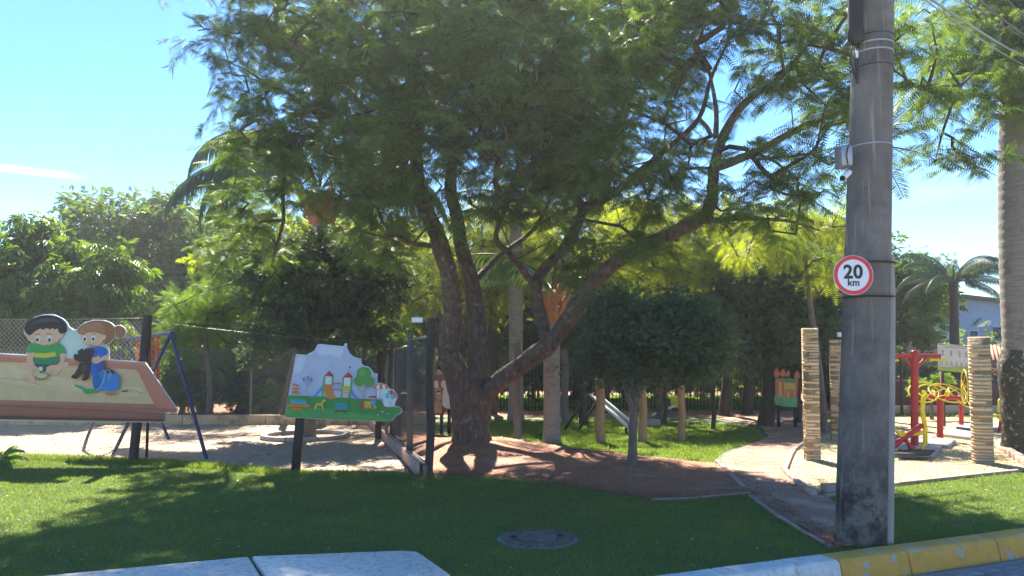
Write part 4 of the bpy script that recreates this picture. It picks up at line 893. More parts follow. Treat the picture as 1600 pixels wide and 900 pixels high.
def small_palm(label, px, Y, h, n, ln, seed, ll=.3, lm='fern', lw=.012):
    random.seed(seed); b = Vector(((px-CX)/FPX*Y, Y, 0)); root = thing('garden_palm', b, label, 'plant')
    mb = MB(); mb.tube([b, b+Vector((.05, 0, h*.6)), b+Vector((0, 0, h))], [.09, .075, .06], 10); mb.build('trunk', M['bark'], root, smooth=True)
    rnd = random.Random(seed)
    for k in range(n):
        frond_mesh('frond', b+Vector((0, 0, h)), k*2.4+rnd.uniform(-.2, .2), .3+1.1*k/n, ln*rnd.uniform(.8, 1.1), 1.5, 18, ll*1.3, lw*2, .5, M[lm], root)
small_palm('little palm with upright light green leaves behind the swing leg', 318, 20.2, 1.25, 14, 1.5, 3)
small_palm('leafy little palm with arching leaves behind the fence near the picture board', 385, 20.6, .5, 16, 1.5, 4, .34, 'palm', .016)
small_palm('low bright green palm shrub behind the fence beside the swing', 285, 20.4, .35, 14, 1.1, 5, .3)
small_palm('low spiky plant behind the fence left of the dark round tree', 430, 20.3, .3, 18, 1.3, 6, .2, 'fern', .02)
small_palm('fern-like plant under the girl picture behind the fence', 195, 20.3, .9, 14, 1.3, 7, .3, 'fern', .014)
small_palm('small bright plant peeping over the left end of the sandpit fence', 10, 10.6, .08, 9, .4, 8, .07, 'fern', .008)

# ------------------------------------------------------------------ fences
def chain_mesh(mb, a, b, h0, h1, z0=.03, cell=.065, r=.0014, za=0):
    """diamond mesh between ground points a and b; heights h0..h1"""
    a, b = Vector(a), Vector(b); L_ = (b-a).length; d = (b-a)/L_; nx = int(L_/cell); V = []; F = []
    nrm = Vector((-d.y, d.x, 0))
    rows = int(max(h0, h1)/(cell*.5)); c_ = cell*.5; nx = int(L_/c_)
    for i in range(nx):
        b0 = len(V); hh = h0+(h1-h0)*i/max(1, nx)
        for j in range(rows+1):
            z = z0+j*c_
            if z > hh: break
            p = a+d*((i+(i+j) % 2)*c_); p.z = z; o_ = nrm*(.002 if j % 2 else -.002)
            V += [p+o_-d*r, p+o_+d*r*.5+nrm*r, p+o_+d*r*.5-nrm*r]
        m_ = (len(V)-b0)//3
        for j in range(m_-1):
            q = b0+j*3
            for k in range(3): F.append((q+k, q+(k+1) % 3, q+3+(k+1) % 3, q+3+k))
    mb.add(V, F)
def chain_fence(label, pts, hs, post_r, post_m, mesh_m, cell=.065, wr=.0014, posts=True, group=None, rails=(), square=False, z0=.03):
    root = thing('chain_link_fence', pts[0], label, 'fence', group); mb = MB()
    for i in range(len(pts)-1): chain_mesh(mb, pts[i], pts[i+1], hs[i]-.03, hs[i+1]-.03, cell=cell, r=wr, z0=z0)
    o = mb.build('wire_mesh', M[mesh_m], root); o['kind'] = 'stuff'
    for i in range(len(pts)-1):
        a = Vector(pts[i])+Vector((0, 0, hs[i])); b = Vector(pts[i+1])+Vector((0, 0, hs[i+1])); mb = MB()
        mb.tube([a.lerp(b, t/8)-Vector((0, 0, .05*math.sin(math.pi*t/8))) for t in range(9)], .0022, 5); mb.build('top_wire', M['wire'], root)
    if posts:
        for p, h in zip(pts, hs):
            mb = MB(); p = Vector(p)
            if square: mb.box(p+Vector((0, 0, h/2+.01)), (post_r*2, post_r*2, h+.06))
            else: mb.tube([p+Vector((0, 0, -.05)), p+Vector((.006, 0, h*.5)), p+Vector((0, 0, h+.03))], [post_r*1.08, post_r, post_r*.95], 12)
            mb.build('post', M[post_m], root, smooth=not square)
    return root
f0 = G(-330, 712); f1 = G(229, 719); f2 = G(468, 703); f3 = G(614, 684); f4 = G(640, 714); f5 = G(671, 737)
for v in (f0, f1, f2, f3, f4, f5): v.z = .0
chain_fence('near chain-link fence along the left part of the sandpit, behind the sandbox picture board', [G(-700, 714), G(-330, 714), f1], [2.25, 2.25, 2.17], .02, 'wood_dark', 'wire', cell=.075, wr=.0022)
ff = chain_fence('chain-link fence slanting back across the sandpit to the mesh gate', [f1+Vector((.02, .02, 0)), f3], [2.12, 1.86], .06, 'wood_dark', 'wire_dark', cell=.07, wr=.0016, posts=False)
def post(name, p, h, r, m, label, cat='post', group=None, sq=False, top_slant=0, mat_=None):
    p = Vector(p); mb = MB()
    if sq: mb.box(Vector((p.x, p.y, h/2-.02)), (r*2, r*2, h+.04), rz=.15)
    else:
        n = 14; V = []
        for i in range(13):
            z = -.05+(h+.05)*i/12; c = Vector((p.x+.012*math.sin(i*.8+p.x), p.y, z))
            for k in range(n):
                w = 2*math.pi*k/n; q = r*(1.05-.12*i/12)*(1+.10*mnoise.noise(Vector((math.cos(w)+p.x*3, math.sin(w), z*1.2))))
                V.append((c.x+q*math.cos(w), c.y+q*math.sin(w), z+(top_slant*math.cos(w)*r if i == 12 else 0)))
        mb.add(V, [(i*n+k, i*n+(k+1) % n, (i+1)*n+(k+1) % n, (i+1)*n+k) for i in range(12) for k in range(n)]+[tuple(12*n+k for k in range(n))])
    o = mb.build(name, M[m], smooth=not sq, loc=(p.x, p.y, 0)); tag(o, label, cat, group); return o
gt = thing('mesh_gate', f4, 'dark gate panels of fine wire mesh between the three posts beside the big trunk', 'gate')
for a, b, h in ((f3, f4, 1.75), (f4, f5, 1.85)):
    mb = MB(); chain_mesh(mb, a.lerp(b, .03), a.lerp(b, .97), h-.05, h-.05, cell=.055, r=.0014, z0=.12); o = mb.build('wire_mesh', M['wire_dark'], gt); o['kind'] = 'stuff'
    for t in (.02, .98):
        q = a.lerp(b, t); mb = MB(); mb.tube([q+Vector((0, 0, .1)), q+Vector((0, 0, h))], .018, 8); mb.build('frame_upright', M['grey_metal'], gt)
    for z in (.1, h):
        mb = MB(); mb.tube([a.lerp(b, .02)+Vector((0, 0, z)), a.lerp(b, .98)+Vector((0, 0, z))], .018, 8); mb.build('frame_rail', M['grey_metal'], gt)
post('gate_post', f5, 2.1, .055, 'wood_dark', 'tall dark gate post closest to the big forked trunk', 'post')
post('gate_post', f4, 1.95, .05, 'wood_grey', 'middle gate post where the mesh panels meet', 'post', sq=True)
post('gate_post', f3+Vector((0, .1, 0)), 1.9, .075, 'wood_grey', 'grey square concrete post at the far end of the mesh gate', 'post', sq=True)
post('gate_post', G(592, 686), 1.7, .06, 'wood_dark', 'short dark post behind the right end of the playground picture board', 'post')
post('gate_post', G(604, 690), 1.6, .03, 'wood_grey', 'thin grey post just left of the mesh gate', 'post')
# lamp arm on the gate post
lt = thing('flood_light', P(652, 500, 10.1), 'small white box light on a thin angled arm over the mesh gate', 'light')
mb = MB(); mb.tube([P(671, 560, 10.1), P(671, 498, 10.1), P(656, 497, 10.1)], .008, 6); mb.build('arm', M['grey_metal'], lt)
mb = MB(); mb.box(P(652, 500, 10.08), (.15, .06, .07)); mb.build('lamp_housing', M['white_paint'], lt, bevel=.008)
# back fence on its low wall
bw0, bw1 = G(-500, 664), G(675, 664); 
rw = thing('low_wall', (bw1.x, bw1.y, 0), 'long low beige wall at the back of the sandpit', 'wall')
d_ = (bw1.x-bw0.x)/18
for i in range(18):
    mb = MB(); mb.box((bw0.x+d_*(i+.5), bw0.y+.12, .11), (d_-.015, .16, .24)); mb.build('wall_block', M['wall_beige'], rw, bevel=.01)
bp_ = [Vector((bw0.x+(bw1.x-bw0.x)*t, bw0.y+.42, 0)) for t in (0, .15, .3, .45, .6, .75, .9, 1)]
chain_fence('fine grey chain-link fence behind the low beige wall', bp_, [1.85]*8, .035, 'wood_grey', 'wire', cell=.075, wr=.0025)
# dark railing at the back of the lawn
def railing(label, a, b, h, n, m='black_metal', r=.012):
    a, b = Vector(a), Vector(b); root = thing('metal_railing', a, label, 'fence')
    src = None
    for i in range(n+1):
        p = a.lerp(b, i/n)
        if src is None:
            mb = MB(); mb.tube([p, p+Vector((0, 0, h))], r, 6); src = mb.build('bar', M[m], root)
        else:
            o = src.copy(); COL.objects.link(o); o.parent = root; o.location = p-a
    for z in (.12, h*.55, h-.05):
        mb = MB(); mb.tube([a+Vector((0, 0, z)), b+Vector((0, 0, z))], r*1.1, 6); mb.build('rail', M[m], root)
ra = Vector((-1.2, 22.5, 0)); railing('dark metal railing across the back of the lawn behind the timber posts', ra, Vector((5.2, 22.5, 0)), 1.45, 60)
railing('dark metal railing beyond the footpath behind the castle board', Vector((5.3, 22.8, 0)), Vector((10.2, 23.2, 0)), 1.4, 46)
sun_lawn = mesh_np('lawn_beyond', [(-1.5, 22.7, .006), (9, 22.7, .006), (12, 34, .006), (-4, 34, .006)], [[0, 1, 2, 3]], M['grass_sheet'] if 'grass_sheet' in M else M['lawn_soil']); sun_lawn['kind'] = 'structure'
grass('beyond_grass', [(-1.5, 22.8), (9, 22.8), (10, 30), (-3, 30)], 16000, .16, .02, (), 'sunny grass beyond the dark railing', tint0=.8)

# timber posts of the playground
TPG = 'timber posts on the back lawn'
for px, py, top, r, lab, m in ((938, 692, 590, .088, 'thick pale timber post left of the thin forked trunk, nearest of the row', 'wood_post'), (1005, 692, 600, .08, 'timber post just right of the thin forked trunk', 'wood_post'),
                            (1066, 689, 604, .068, 'timber post standing alone at the right end of the row', 'wood_post'), (883, 664, 545, .09, 'tall slim timber post behind the ringed palm trunk', 'wood_grey'),
                            (808, 690, 535, .075, 'tall timber post just left of the ringed palm trunk', 'wood_grey'), (912, 664, 600, .11, 'short dark stump post beside the slide', 'wood_dark')):
    g_ = G(px, py); post('timber_post', g_, P(px, top, g_.y).z, r, m, lab, 'post', TPG, top_slant=.4)
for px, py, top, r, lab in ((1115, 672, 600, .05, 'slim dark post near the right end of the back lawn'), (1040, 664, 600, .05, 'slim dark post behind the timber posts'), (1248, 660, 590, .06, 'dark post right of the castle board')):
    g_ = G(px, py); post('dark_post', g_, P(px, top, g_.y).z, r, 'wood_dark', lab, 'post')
# dark slim trunks in the shade
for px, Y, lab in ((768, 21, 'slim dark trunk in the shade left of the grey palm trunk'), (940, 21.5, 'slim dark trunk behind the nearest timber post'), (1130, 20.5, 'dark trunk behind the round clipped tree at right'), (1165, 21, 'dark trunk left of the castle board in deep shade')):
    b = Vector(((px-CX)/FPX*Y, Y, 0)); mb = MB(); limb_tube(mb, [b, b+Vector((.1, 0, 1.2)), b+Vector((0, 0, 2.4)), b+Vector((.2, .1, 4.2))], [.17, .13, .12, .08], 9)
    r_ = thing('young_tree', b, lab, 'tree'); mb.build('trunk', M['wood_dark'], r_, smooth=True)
    n = 900; pos = np.array([b.x+.1, b.y, 4.2])+RS.normal(0, .8, (n, 3))*np.array([1, .8, .7]); foliage('crown', pos, RS.normal(0, 1, (n, 3))-np.array([0, 0, .3]), .3*RS.uniform(.7, 1.2, n), MID, M['dark'], r_, RS.rand(n))
# slide
a, b = P(928, 619, 16.2), P(986, 667, 15.2)
b.z = .15
sl = thing('slide', (a.x, a.y, 0), 'long straight grey metal slide coming down behind the timber posts', 'slide')
d = (b-a); s_ = Vector((-d.y, d.x, 0)).normalized() if abs(d.x)+abs(d.y) > 0 else Vector((0, 1, 0))
mb = MB(); mb.prism([a-s_*.1, b-s_*.1, b+s_*.1, a+s_*.1], (0, 0, -.03)); mb.build('chute', M['grey_metal'], sl)
for k in (-1, 1): mb = MB(); mb.prism([a+s_*.1*k, b+s_*.1*k, b+s_*.12*k, a+s_*.12*k], (0, 0, .07)); mb.build('side_rail', M['white_paint'], sl)
mb = MB(); 
for k in (-1, 1): mb.tube([a+s_*.2*k, Vector((a.x+s_.x*.2*k-.5, a.y+s_.y*.2*k, 0))], .03, 8)
for z in (.25, .5, .75): mb.tube([Vector((a.x-.5+.5*z, a.y+s_.y*.2, z)), Vector((a.x-.5+.5*z, a.y-s_.y*.2, z))], .02, 6)
mb.build('ladder', M['wood_dark'], sl)
mb = MB(); mb.tube([Vector((b.x-.1, b.y, 0)), Vector((b.x-.1, b.y, .14))], .03, 8); mb.build('leg', M['wood_dark'], sl)
bk = thing('concrete_block', G(1015, 666), 'pale block lying at the foot of the slide', 'block'); mb = MB(); mb.box(G(1014, 666)+Vector((0, 0, .08)), (.5, .2, .16)); mb.build('slab', M['concrete'], bk, bevel=.02)

# see-saw like plank between dark posts
a = P(1020, 648, 19); b = P(1054, 634, 19.3)
sw = thing('seesaw', (a.x, a.y, 0), 'light seesaw plank tilted beside the slim dark posts at the back', 'seesaw'); mb = MB(); mb.tube([a, b], .035, 8); mb.build('plank', M['white_paint'], sw)
m_ = (a+b)/2; mb = MB(); mb.tube([Vector((m_.x, m_.y, 0)), m_], .05, 8); mb.build('support', M['wood_dark'], sw)
mb = MB(); mb.box(b+Vector((0, 0, .1)), (.18, .05, .3)); mb.build('handle', M['yellow_paint'], sw)

# ------------------------------------------------------------------ swing
def leg_(root, a, b, r=.028, m='swing_blue', name='leg'):
    mb = MB(); mb.tube([a, b], r, 10); mb.build(name, M[m], root, smooth=True)
na, fa = P(267, 521, 11.45), P(197, 530, 14.1)
sg_ = thing('swing_set', (na.x, na.y, 0), 'blue metal A-frame swing set standing on the sand behind the fence', 'swing')
leg_(sg_, na, G(323, 718)); leg_(sg_, na, G(175, 714)); leg_(sg_, fa, G(135, 687)); leg_(sg_, fa, G(264, 687))
mb = MB(); mb.tube([na+(na-fa)*.02, fa], .032, 10); mb.build('top_beam', M['swing_blue'], sg_, smooth=True)
for t, lab in ((.30, 1), (.62, 2)):
    c = na.lerp(fa, t); sx = (fa-na).normalized()
    for k in (-1, 1):
        q = c+sx*.2*k; mb = MB()
        zt, zb = c.z, .52 if lab == 2 else .62
        for i in range(26):
            z = zt-(zt-zb)*(i+.5)/26; mb.ring((q.x, q.y, z), .034, .013, (1, 0, 0) if i % 2 else (0, 1, 0), n=8, k=4)
        mb.build('chain', M['chain_orange'], sg_)
    mb = MB(); s2 = Vector((-sx.y, sx.x, 0)); c2 = Vector((c.x, c.y, .5 if lab == 2 else .6))
    if lab == 2:
        mb.prism([c2-sx*.22-s2*.15, c2+sx*.22-s2*.15, c2+sx*.22+s2*.15, c2-sx*.22+s2*.15], (0, 0, -.03)); 
        mb.prism([c2-sx*.22+s2*.15, c2+sx*.22+s2*.15, c2+sx*.22+s2*.13, c2-sx*.22+s2*.13], (0, 0, .2)); mb.build('seat', M['seat_blue'], sg_, bevel=.01)
    else:
        for i in range(7): mb.tube([c2+sx*(.06*i-.18)+s2*.1, c2+sx*(.06*i-.18)+Vector((0, 0, .28))+s2*.16], .012, 5)
        for i in range(5): mb.tube([c2-sx*.2+s2*.12+Vector((0, 0, .07*i)), c2+sx*.2+s2*.12+Vector((0, 0, .07*i))], .012, 5)
        mb.prism([c2-sx*.2-s2*.12, c2+sx*.2-s2*.12, c2+sx*.2+s2*.12, c2-sx*.2+s2*.12], (0, 0, -.03)); mb.build('seat', M['chain_orange'], sg_)

# ------------------------------------------------------------------ painted cut-out boards
def sm(pts, k=5):
    out = []; n = len(pts)
    for i in range(n):
        p0, p1, p2, p3 = (np.array(pts[(i+j) % n], float) for j in (-1, 0, 1, 2))
        for j in range(k):
            t = j/k; out.append(tuple(.5*((2*p1)+(p2-p0)*t+(2*p0-5*p1+4*p2-p3)*t*t+(3*p1-p0-3*p2+p3)*t**3)))
    return out
def el(cx, cy, rx, ry, n=22, rot=0):
    c, s = math.cos(rot), math.sin(rot)
    return [(cx+rx*math.cos(2*math.pi*i/n)*c-ry*math.sin(2*math.pi*i/n)*s, cy+rx*math.cos(2*math.pi*i/n)*s+ry*math.sin(2*math.pi*i/n)*c) for i in range(n)]
def line(pts, w):
    pts = [np.array(p, float) for p in pts]; L_ = []; R_ = []
    for i, p in enumerate(pts):
        t = pts[min(i+1, len(pts)-1)]-pts[max(i-1, 0)]; t = t/(np.linalg.norm(t)+1e-9); nn_ = np.array([-t[1], t[0]])*w/2
        L_.append(tuple(p+nn_)); R_.append(tuple(p-nn_))
    return L_+R_[::-1]
def art(root, name, items, mp_, Y, lay):
    V = []; F = []; mi = []; mats = []; names = []
    for it in items:
        cn_, c, pts = it
        if cn_ not in names: names.append(cn_); mats.append(flat('print_'+cn_, c))
        lay[0] += .0008; b = len(V)
        for p in pts:
            q = mp_(p[0], p[1]); v = P(q[0], q[1], Y-lay[0]); V.append(tuple(v))
        F.append(list(range(b, len(V)))); mi.append(names.index(cn_))
    return mesh_np(name, V, F, mats, root, mi=mi)
skin = ('skin', (.80, .46, .30)); skin2 = ('skin_shade', (.52, .28, .18)); blk = ('black', (.02, .018, .02)); wht = ('white', (.75, .76, .76))
# board with children in a sandbox
Y1 = 10.95; m1 = lambda x, y: (x/4.5, 480+y/4.5); lay = [.012]
b1 = thing('picture_board', G(203, 723), 'big cut-out board of a boy and girl in a sandbox on a leaning dark post', 'picture board')
out1 = [(-420, 306), (0, 322), (183, 331), (190, 300), (205, 268), (225, 248), (198, 228), (188, 205), (172, 188), (166, 160), (182, 128), (200, 95), (248, 66), (310, 50), (366, 48), (384, 52), (440, 78), (472, 110), (486, 140), (520, 158), (550, 152), (562, 128), (600, 104), (660, 88), (730, 90), (780, 108), (806, 130), (845, 124), (876, 145), (887, 172), (880, 205), (845, 222), (800, 222), (772, 248), (748, 264), (764, 296), (768, 340), (764, 366), (1020, 384), (1250, 722), (1240, 746), (1168, 744), (1163, 812), (600, 806), (0, 796), (-420, 788)]
def cutout(root, pts, mp_, Y, th=.02, name='board', m='white_paint'):
    mb = MB(); mb.prism([P(*mp_(x, y), Y) for x, y in pts], (0, th, 0)); return mb.build(name, M[m], root)
cutout(b1, out1, m1, Y1)
art(b1, 'painted_sandbox', [
    ('cloud', (.62, .70, .66), sm([(430, 240), (470, 140), (520, 164), (560, 160), (600, 250), (640, 360), (440, 350)])),
    ('frame_red', (.60, .22, .14), [(-420, 318), (0, 330), (1016, 390), (1244, 720), (-420, 690)]),
    ('frame_red2', (.66, .27, .17), [(-420, 318), (0, 330), (1016, 390), (1030, 412), (0, 348), (-420, 340)]),
    ('frame_dark', (.40, .15, .11), [(-420, 640), (1244, 715), (1234, 740), (-420, 685)]),
    ('sand_paint', (.68, .47, .26), [(-420, 376), (0, 384), (180, 392), (945, 440), (970, 452), (1084, 682), (-420, 640)]),
    ('sand_light', (.74, .54, .32), sm([(0, 400), (300, 470), (760, 560), (960, 560), (1000, 620), (700, 620), (300, 560), (0, 520)])),
    ('rim_shade', (.45, .18, .13), [(-420, 640), (1084, 682), (1108, 704), (-420, 664)]),
    ('side_brown', (.30, .10, .07), [(-420, 672), (0, 682), (1160, 744), (1158, 806), (0, 790), (-420, 782)]),
    ('side_mid', (.36, .13, .09), [(-420, 686), (0, 696), (1160, 752), (1160, 780), (0, 748), (-420, 742)]),
    ('side_low', (.12, .05, .045), [(-420, 758), (0, 764), (1158, 790), (1158, 800), (0, 784), (-420, 774)]),
    ('sand_line', (.42, .28, .16), line([(0, 500), (100, 504), (200, 526), (300, 552), (400, 566)], 3)),
    ('sand_line', (.42, .28, .16), line([(840, 578), (920, 582), (1010, 608)], 3)),
], m1, Y1, lay)
art(b1, 'painted_boy', [
    (skin[0], skin[1], sm([(140, 398), (170, 388), (210, 400), (300, 420), (400, 400), (470, 385), (486, 402), (470, 425), (410, 440), (350, 440), (230, 436), (160, 425)])),
    ('shorts', (.04, .09, .08), sm([(235, 360), (330, 350), (415, 365), (405, 400), (345, 410), (320, 450), (285, 460), (270, 430), (235, 395)])),
    wht+([(275, 418), (300, 420), (296, 452), (272, 440)],), wht+([(326, 424), (340, 420), (350, 446), (330, 452)],),
    skin+(sm([(190, 315), (240, 312), (246, 370), (236, 430), (220, 480), (190, 470), (190, 400)]),),
    skin+(sm([(420, 320), (462, 318), (455, 370), (430, 430), (405, 470), (385, 460), (402, 420), (425, 370)]),),
    skin+(sm([(150, 490), (195, 462), (225, 470), (240, 490), (250, 520), (230, 530), (180, 520), (140, 512)]),),
    skin+(sm([(330, 420), (370, 418), (400, 440), (402, 470), (380, 476), (360, 450), (335, 445)]),),
    skin2+(line([(160, 498), (190, 500), (215, 520)], 4),), skin2+(line([(372, 440), (384, 460)], 4),), skin2+(line([(150, 510), (200, 516)], 3),),
    ('shirt_green', (.07, .36, .09), sm([(250, 250), (310, 268), (380, 248), (430, 262), (456, 300), (462, 322), (418, 330), (400, 350), (420, 372), (405, 392), (330, 402), (250, 396), (232, 370), (246, 322), (188, 318), (196, 280), (218, 256)])),
    ('shirt_dark', (.04, .24, .12), sm([(240, 352), (320, 360), (404, 348), (420, 372), (405, 392), (330, 402), (250, 396), (232, 376)])),
    ('shirt_yellow', (.72, .56, .05), [(243, 322), (320, 325), (388, 314), (394, 344), (320, 356), (246, 352)]),
    skin+(sm([(186, 194), (214, 190), (232, 232), (205, 236), (190, 220)]),), skin+(sm([(420, 190), (446, 186), (440, 212), (418, 222)]),),
    skin2+([(286, 250), (345, 250), (335, 268), (296, 270)],),
    skin+(sm([(215, 150), (320, 130), (425, 150), (428, 200), (410, 236), (370, 258), (325, 268), (280, 262), (235, 244), (212, 210)]),),
    ('hair_dark', (.035, .028, .03), sm([(170, 160), (180, 130), (200, 96), (250, 70), (310, 56), (380, 60), (436, 84), (466, 120), (468, 165), (450, 182), (420, 184), (404, 150), (385, 158), (372, 146), (352, 156), (330, 148), (300, 158), (285, 150), (262, 160), (244, 172), (215, 196), (190, 190)], 3)),
    ('hair_light', (.085, .065, .065), sm([(220, 118), (290, 84), (380, 80), (430, 110), (380, 104), (290, 106)])),
    wht+(el(266, 224, 18, 22),), wht+(el(348, 222, 19, 22),), blk+(el(262, 228, 11, 13),), blk+(el(347, 229, 11, 13),), wht+(el(258, 222, 3, 4),), wht+(el(343, 223, 3, 4),),
    blk+(line([(246, 196), (262, 186), (282, 190)], 4),), blk+(line([(328, 188), (348, 184), (364, 192)], 4),), skin2+(line([(288, 264), (312, 270), (340, 262)], 4),),
], m1, Y1, lay)
art(b1, 'painted_girl', [
    ('hair_brown', (.36, .15, .075), sm([(552, 182), (560, 140), (600, 112), (660, 94), (730, 96), (782, 116), (804, 150), (806, 190), (792, 226), (764, 250), (735, 262), (720, 240)])),
    ('hair_brown', (.36, .15, .075), sm([(806, 140), (845, 130), (874, 150), (882, 180), (866, 208), (840, 220), (818, 200), (812, 170)])),
    skin+(sm([(580, 192), (650, 175), (722, 190), (745, 200), (738, 225), (722, 235), (705, 262), (660, 272), (620, 268), (590, 250), (570, 215)]),),
    skin2+([(628, 268), (672, 268), (670, 290), (640, 290)],),
    ('fringe', (.44, .20, .10), sm([(556, 184), (575, 140), (640, 110), (720, 120), (740, 160), (722, 196), (700, 172), (660, 176), (610, 180), (580, 192)])),
    wht+(el(596, 220, 15, 21),), wht+(el(656, 220, 17, 22),), blk+(el(596, 224, 8, 12),), blk+(el(655, 224, 9, 12),), blk+(line([(578, 196), (592, 188), (606, 192)], 3),), blk+(line([(640, 192), (656, 186), (674, 194)], 3),), ('lips', (.5, .12, .10), line([(628, 260), (640, 266), (652, 262)], 4)),
    ('dress_blue', (.03, .13, .50), sm([(600, 290), (640, 284), (690, 274), (735, 284), (758, 310), (748, 340), (728, 350), (728, 440), (700, 470), (660, 484), (634, 460), (640, 400), (660, 350), (610, 310)])),
    ('dress_dark', (.02, .09, .38), sm([(690, 380), (728, 372), (728, 440), (700, 466), (680, 430)])),
    skin+(sm([(728, 344), (758, 336), (764, 360), (730, 374), (700, 386), (690, 394), (660, 394), (648, 380), (650, 358), (680, 350), (690, 336), (705, 356)]),), skin2+(line([(652, 372), (680, 370), (700, 362)], 3),), skin2+(line([(656, 384), (684, 380)], 3),),
    ('bear_brown', (.055, .03, .028), sm([(560, 300), (545, 312), (550, 330), (524, 330), (516, 350), (530, 372), (560, 384), (590, 386), (560, 396), (545, 430), (520, 470), (500, 484), (512, 500), (540, 502), (566, 478), (590, 466), (580, 498), (572, 512), (600, 516), (618, 500), (630, 460), (640, 400), (640, 370), (662, 330), (665, 300), (640, 290), (610, 292), (590, 300), (578, 290)])),
    ('bear_light', (.11, .065, .055), el(590, 430, 22, 28)), ('bear_light', (.11, .065, .055), line([(555, 384), (600, 388)], 5)),
], m1, Y1, lay)
art(b1, 'painted_bucket', [
    ('bucket_black', (.03, .03, .035), sm([(728, 440), (760, 428), (800, 450), (810, 480), (770, 470)])),
    ('bucket_blue', (.035, .22, .60), sm([(655, 480), (690, 455), (760, 462), (836, 480), (838, 520), (826, 584), (760, 588), (690, 586), (658, 560), (650, 520)], 4)),
    ('bucket_deep', (.02, .14, .42), el(684, 522, 32, 62, rot=.05)), ('bucket_rim', (.05, .30, .70), line([(700, 456), (722, 520), (690, 584)], 4)),
    ('handle_pale', (.50, .55, .55), line([(715, 448), (770, 440), (778, 470), (758, 510)], 5)),
    ('handle_pale', (.50, .55, .55), line([(740, 450), (730, 510), (706, 566), (672, 584)], 5)),
], m1, Y1, lay)
art(b1, 'painted_shovel', [
    ('shovel_green', (.06, .34, .10), line([(528, 548), (560, 562), (600, 580)], 13)), ('shovel_green', (.06, .34, .10), sm([(585, 582), (640, 576), (690, 592), (650, 606), (600, 608)])),
], m1, Y1, lay)
art(b1, 'painted_sand_marks', [
    ('sand_dark', (.36, .22, .11), sm([(740, 602), (780, 596), (820, 606), (790, 622), (750, 616)])), ('stick', (.13, .06, .035), line([(855, 594), (898, 588)], 10)),
], m1, Y1, lay)
art(b1, 'painted_sand_heap', [
    ('sand_dark', (.36, .22, .11), sm([(245, 490), (300, 462), (340, 480), (300, 510), (265, 512)])), ('sand_light', (.74, .54, .32), sm([(255, 486), (300, 466), (334, 480), (296, 500)])),
], m1, Y1, lay)
pa = G(206, 723); pa.y = 11.05; pa.z = -.05; pt = P(231, 493, 11.05)
mb = MB(); mb.tube([pa, pa.lerp(pt, .5), pt], [.068, .066, .064], 14); mb.build('post', M['wood_dark'], b1, smooth=True)
mb = MB(); pc = P(-60, 730, 11.02); pc.z = -.05; mb.box(Vector((pc.x, 11.05, .5)), (.1, .06, 1.1)); mb.build('post', M['wood_dark'], b1)

# playground picture board
Y2 = 10.0; m2 = lambda x, y: (440+x/6.43, 530+y/6.43); lay = [.012]
b2 = thing('picture_board', G(460, 739), 'tilted cut-out board picturing a playground with towers, slides and a round tree', 'picture board')
out2 = [(145, 150), (258, 158), (276, 140), (300, 132), (330, 112), (345, 82), (362, 52), (400, 48), (500, 60), (622, 70), (636, 40), (655, 40), (655, 78), (682, 140), (715, 168), (745, 184), (800, 196), (802, 250), (830, 268), (870, 276), (905, 310), (930, 345), (962, 345), (960, 440), (1000, 440), (1050, 455), (1085, 496), (1130, 510), (1164, 560), (1160, 600), (1135, 640), (1140, 672), (1180, 678), (1208, 706), (1200, 745), (1170, 764), (1140, 780), (1120, 812), (1080, 826), (820, 824), (32, 786), (60, 600), (108, 360)]
cutout(b2, out2, m2, Y2)
def T(cx, roof_y, w):  # tower
    return []
art(b2, 'painted_sky', [('sky_lilac', (.50, .54, .68), [(150, 160), (262, 166), (340, 118), (366, 62), (620, 80), (640, 60), (648, 60), (676, 146), (742, 192), (794, 204), (796, 254), (826, 274), (900, 400), (940, 350), (954, 352), (954, 600), (1120, 560), (1120, 680), (60, 600), (112, 362)]),
    ('sky_pale', (.62, .66, .75), sm([(160, 180), (240, 180), (210, 300), (130, 340)])), ('sky_pale', (.62, .66, .75), sm([(370, 76), (600, 90), (590, 180), (480, 150), (380, 160)]))], m2, Y2, lay)
art(b2, 'painted_lawn', [('lawn_green', (.085, .30, .075), [(66, 562), (400, 575), (800, 598), (960, 604), (990, 610), (1010, 624), (1020, 650), (1032, 674), (1080, 684), (1172, 682), (1192, 690), (1203, 708), (1196, 738), (1164, 758), (1134, 774), (1112, 804), (1076, 820), (820, 816), (37, 780)]),
    ('lawn_light', (.12, .37, .10), [(56, 660), (500, 700), (1000, 780), (1070, 810), (820, 812), (42, 770)])], m2, Y2, lay)
og = ('orange', (.70, .24, .05)); ye = ('yellow', (.74, .48, .06)); rdp = ('red', (.60, .08, .07)); gr = ('tower_green', (.14, .44, .10)); bl_ = ('slide_blue', (.14, .30, .68)); tl = ('teal', (.05, .38, .42)); gy = ('lamp_grey', (.26, .26, .34))
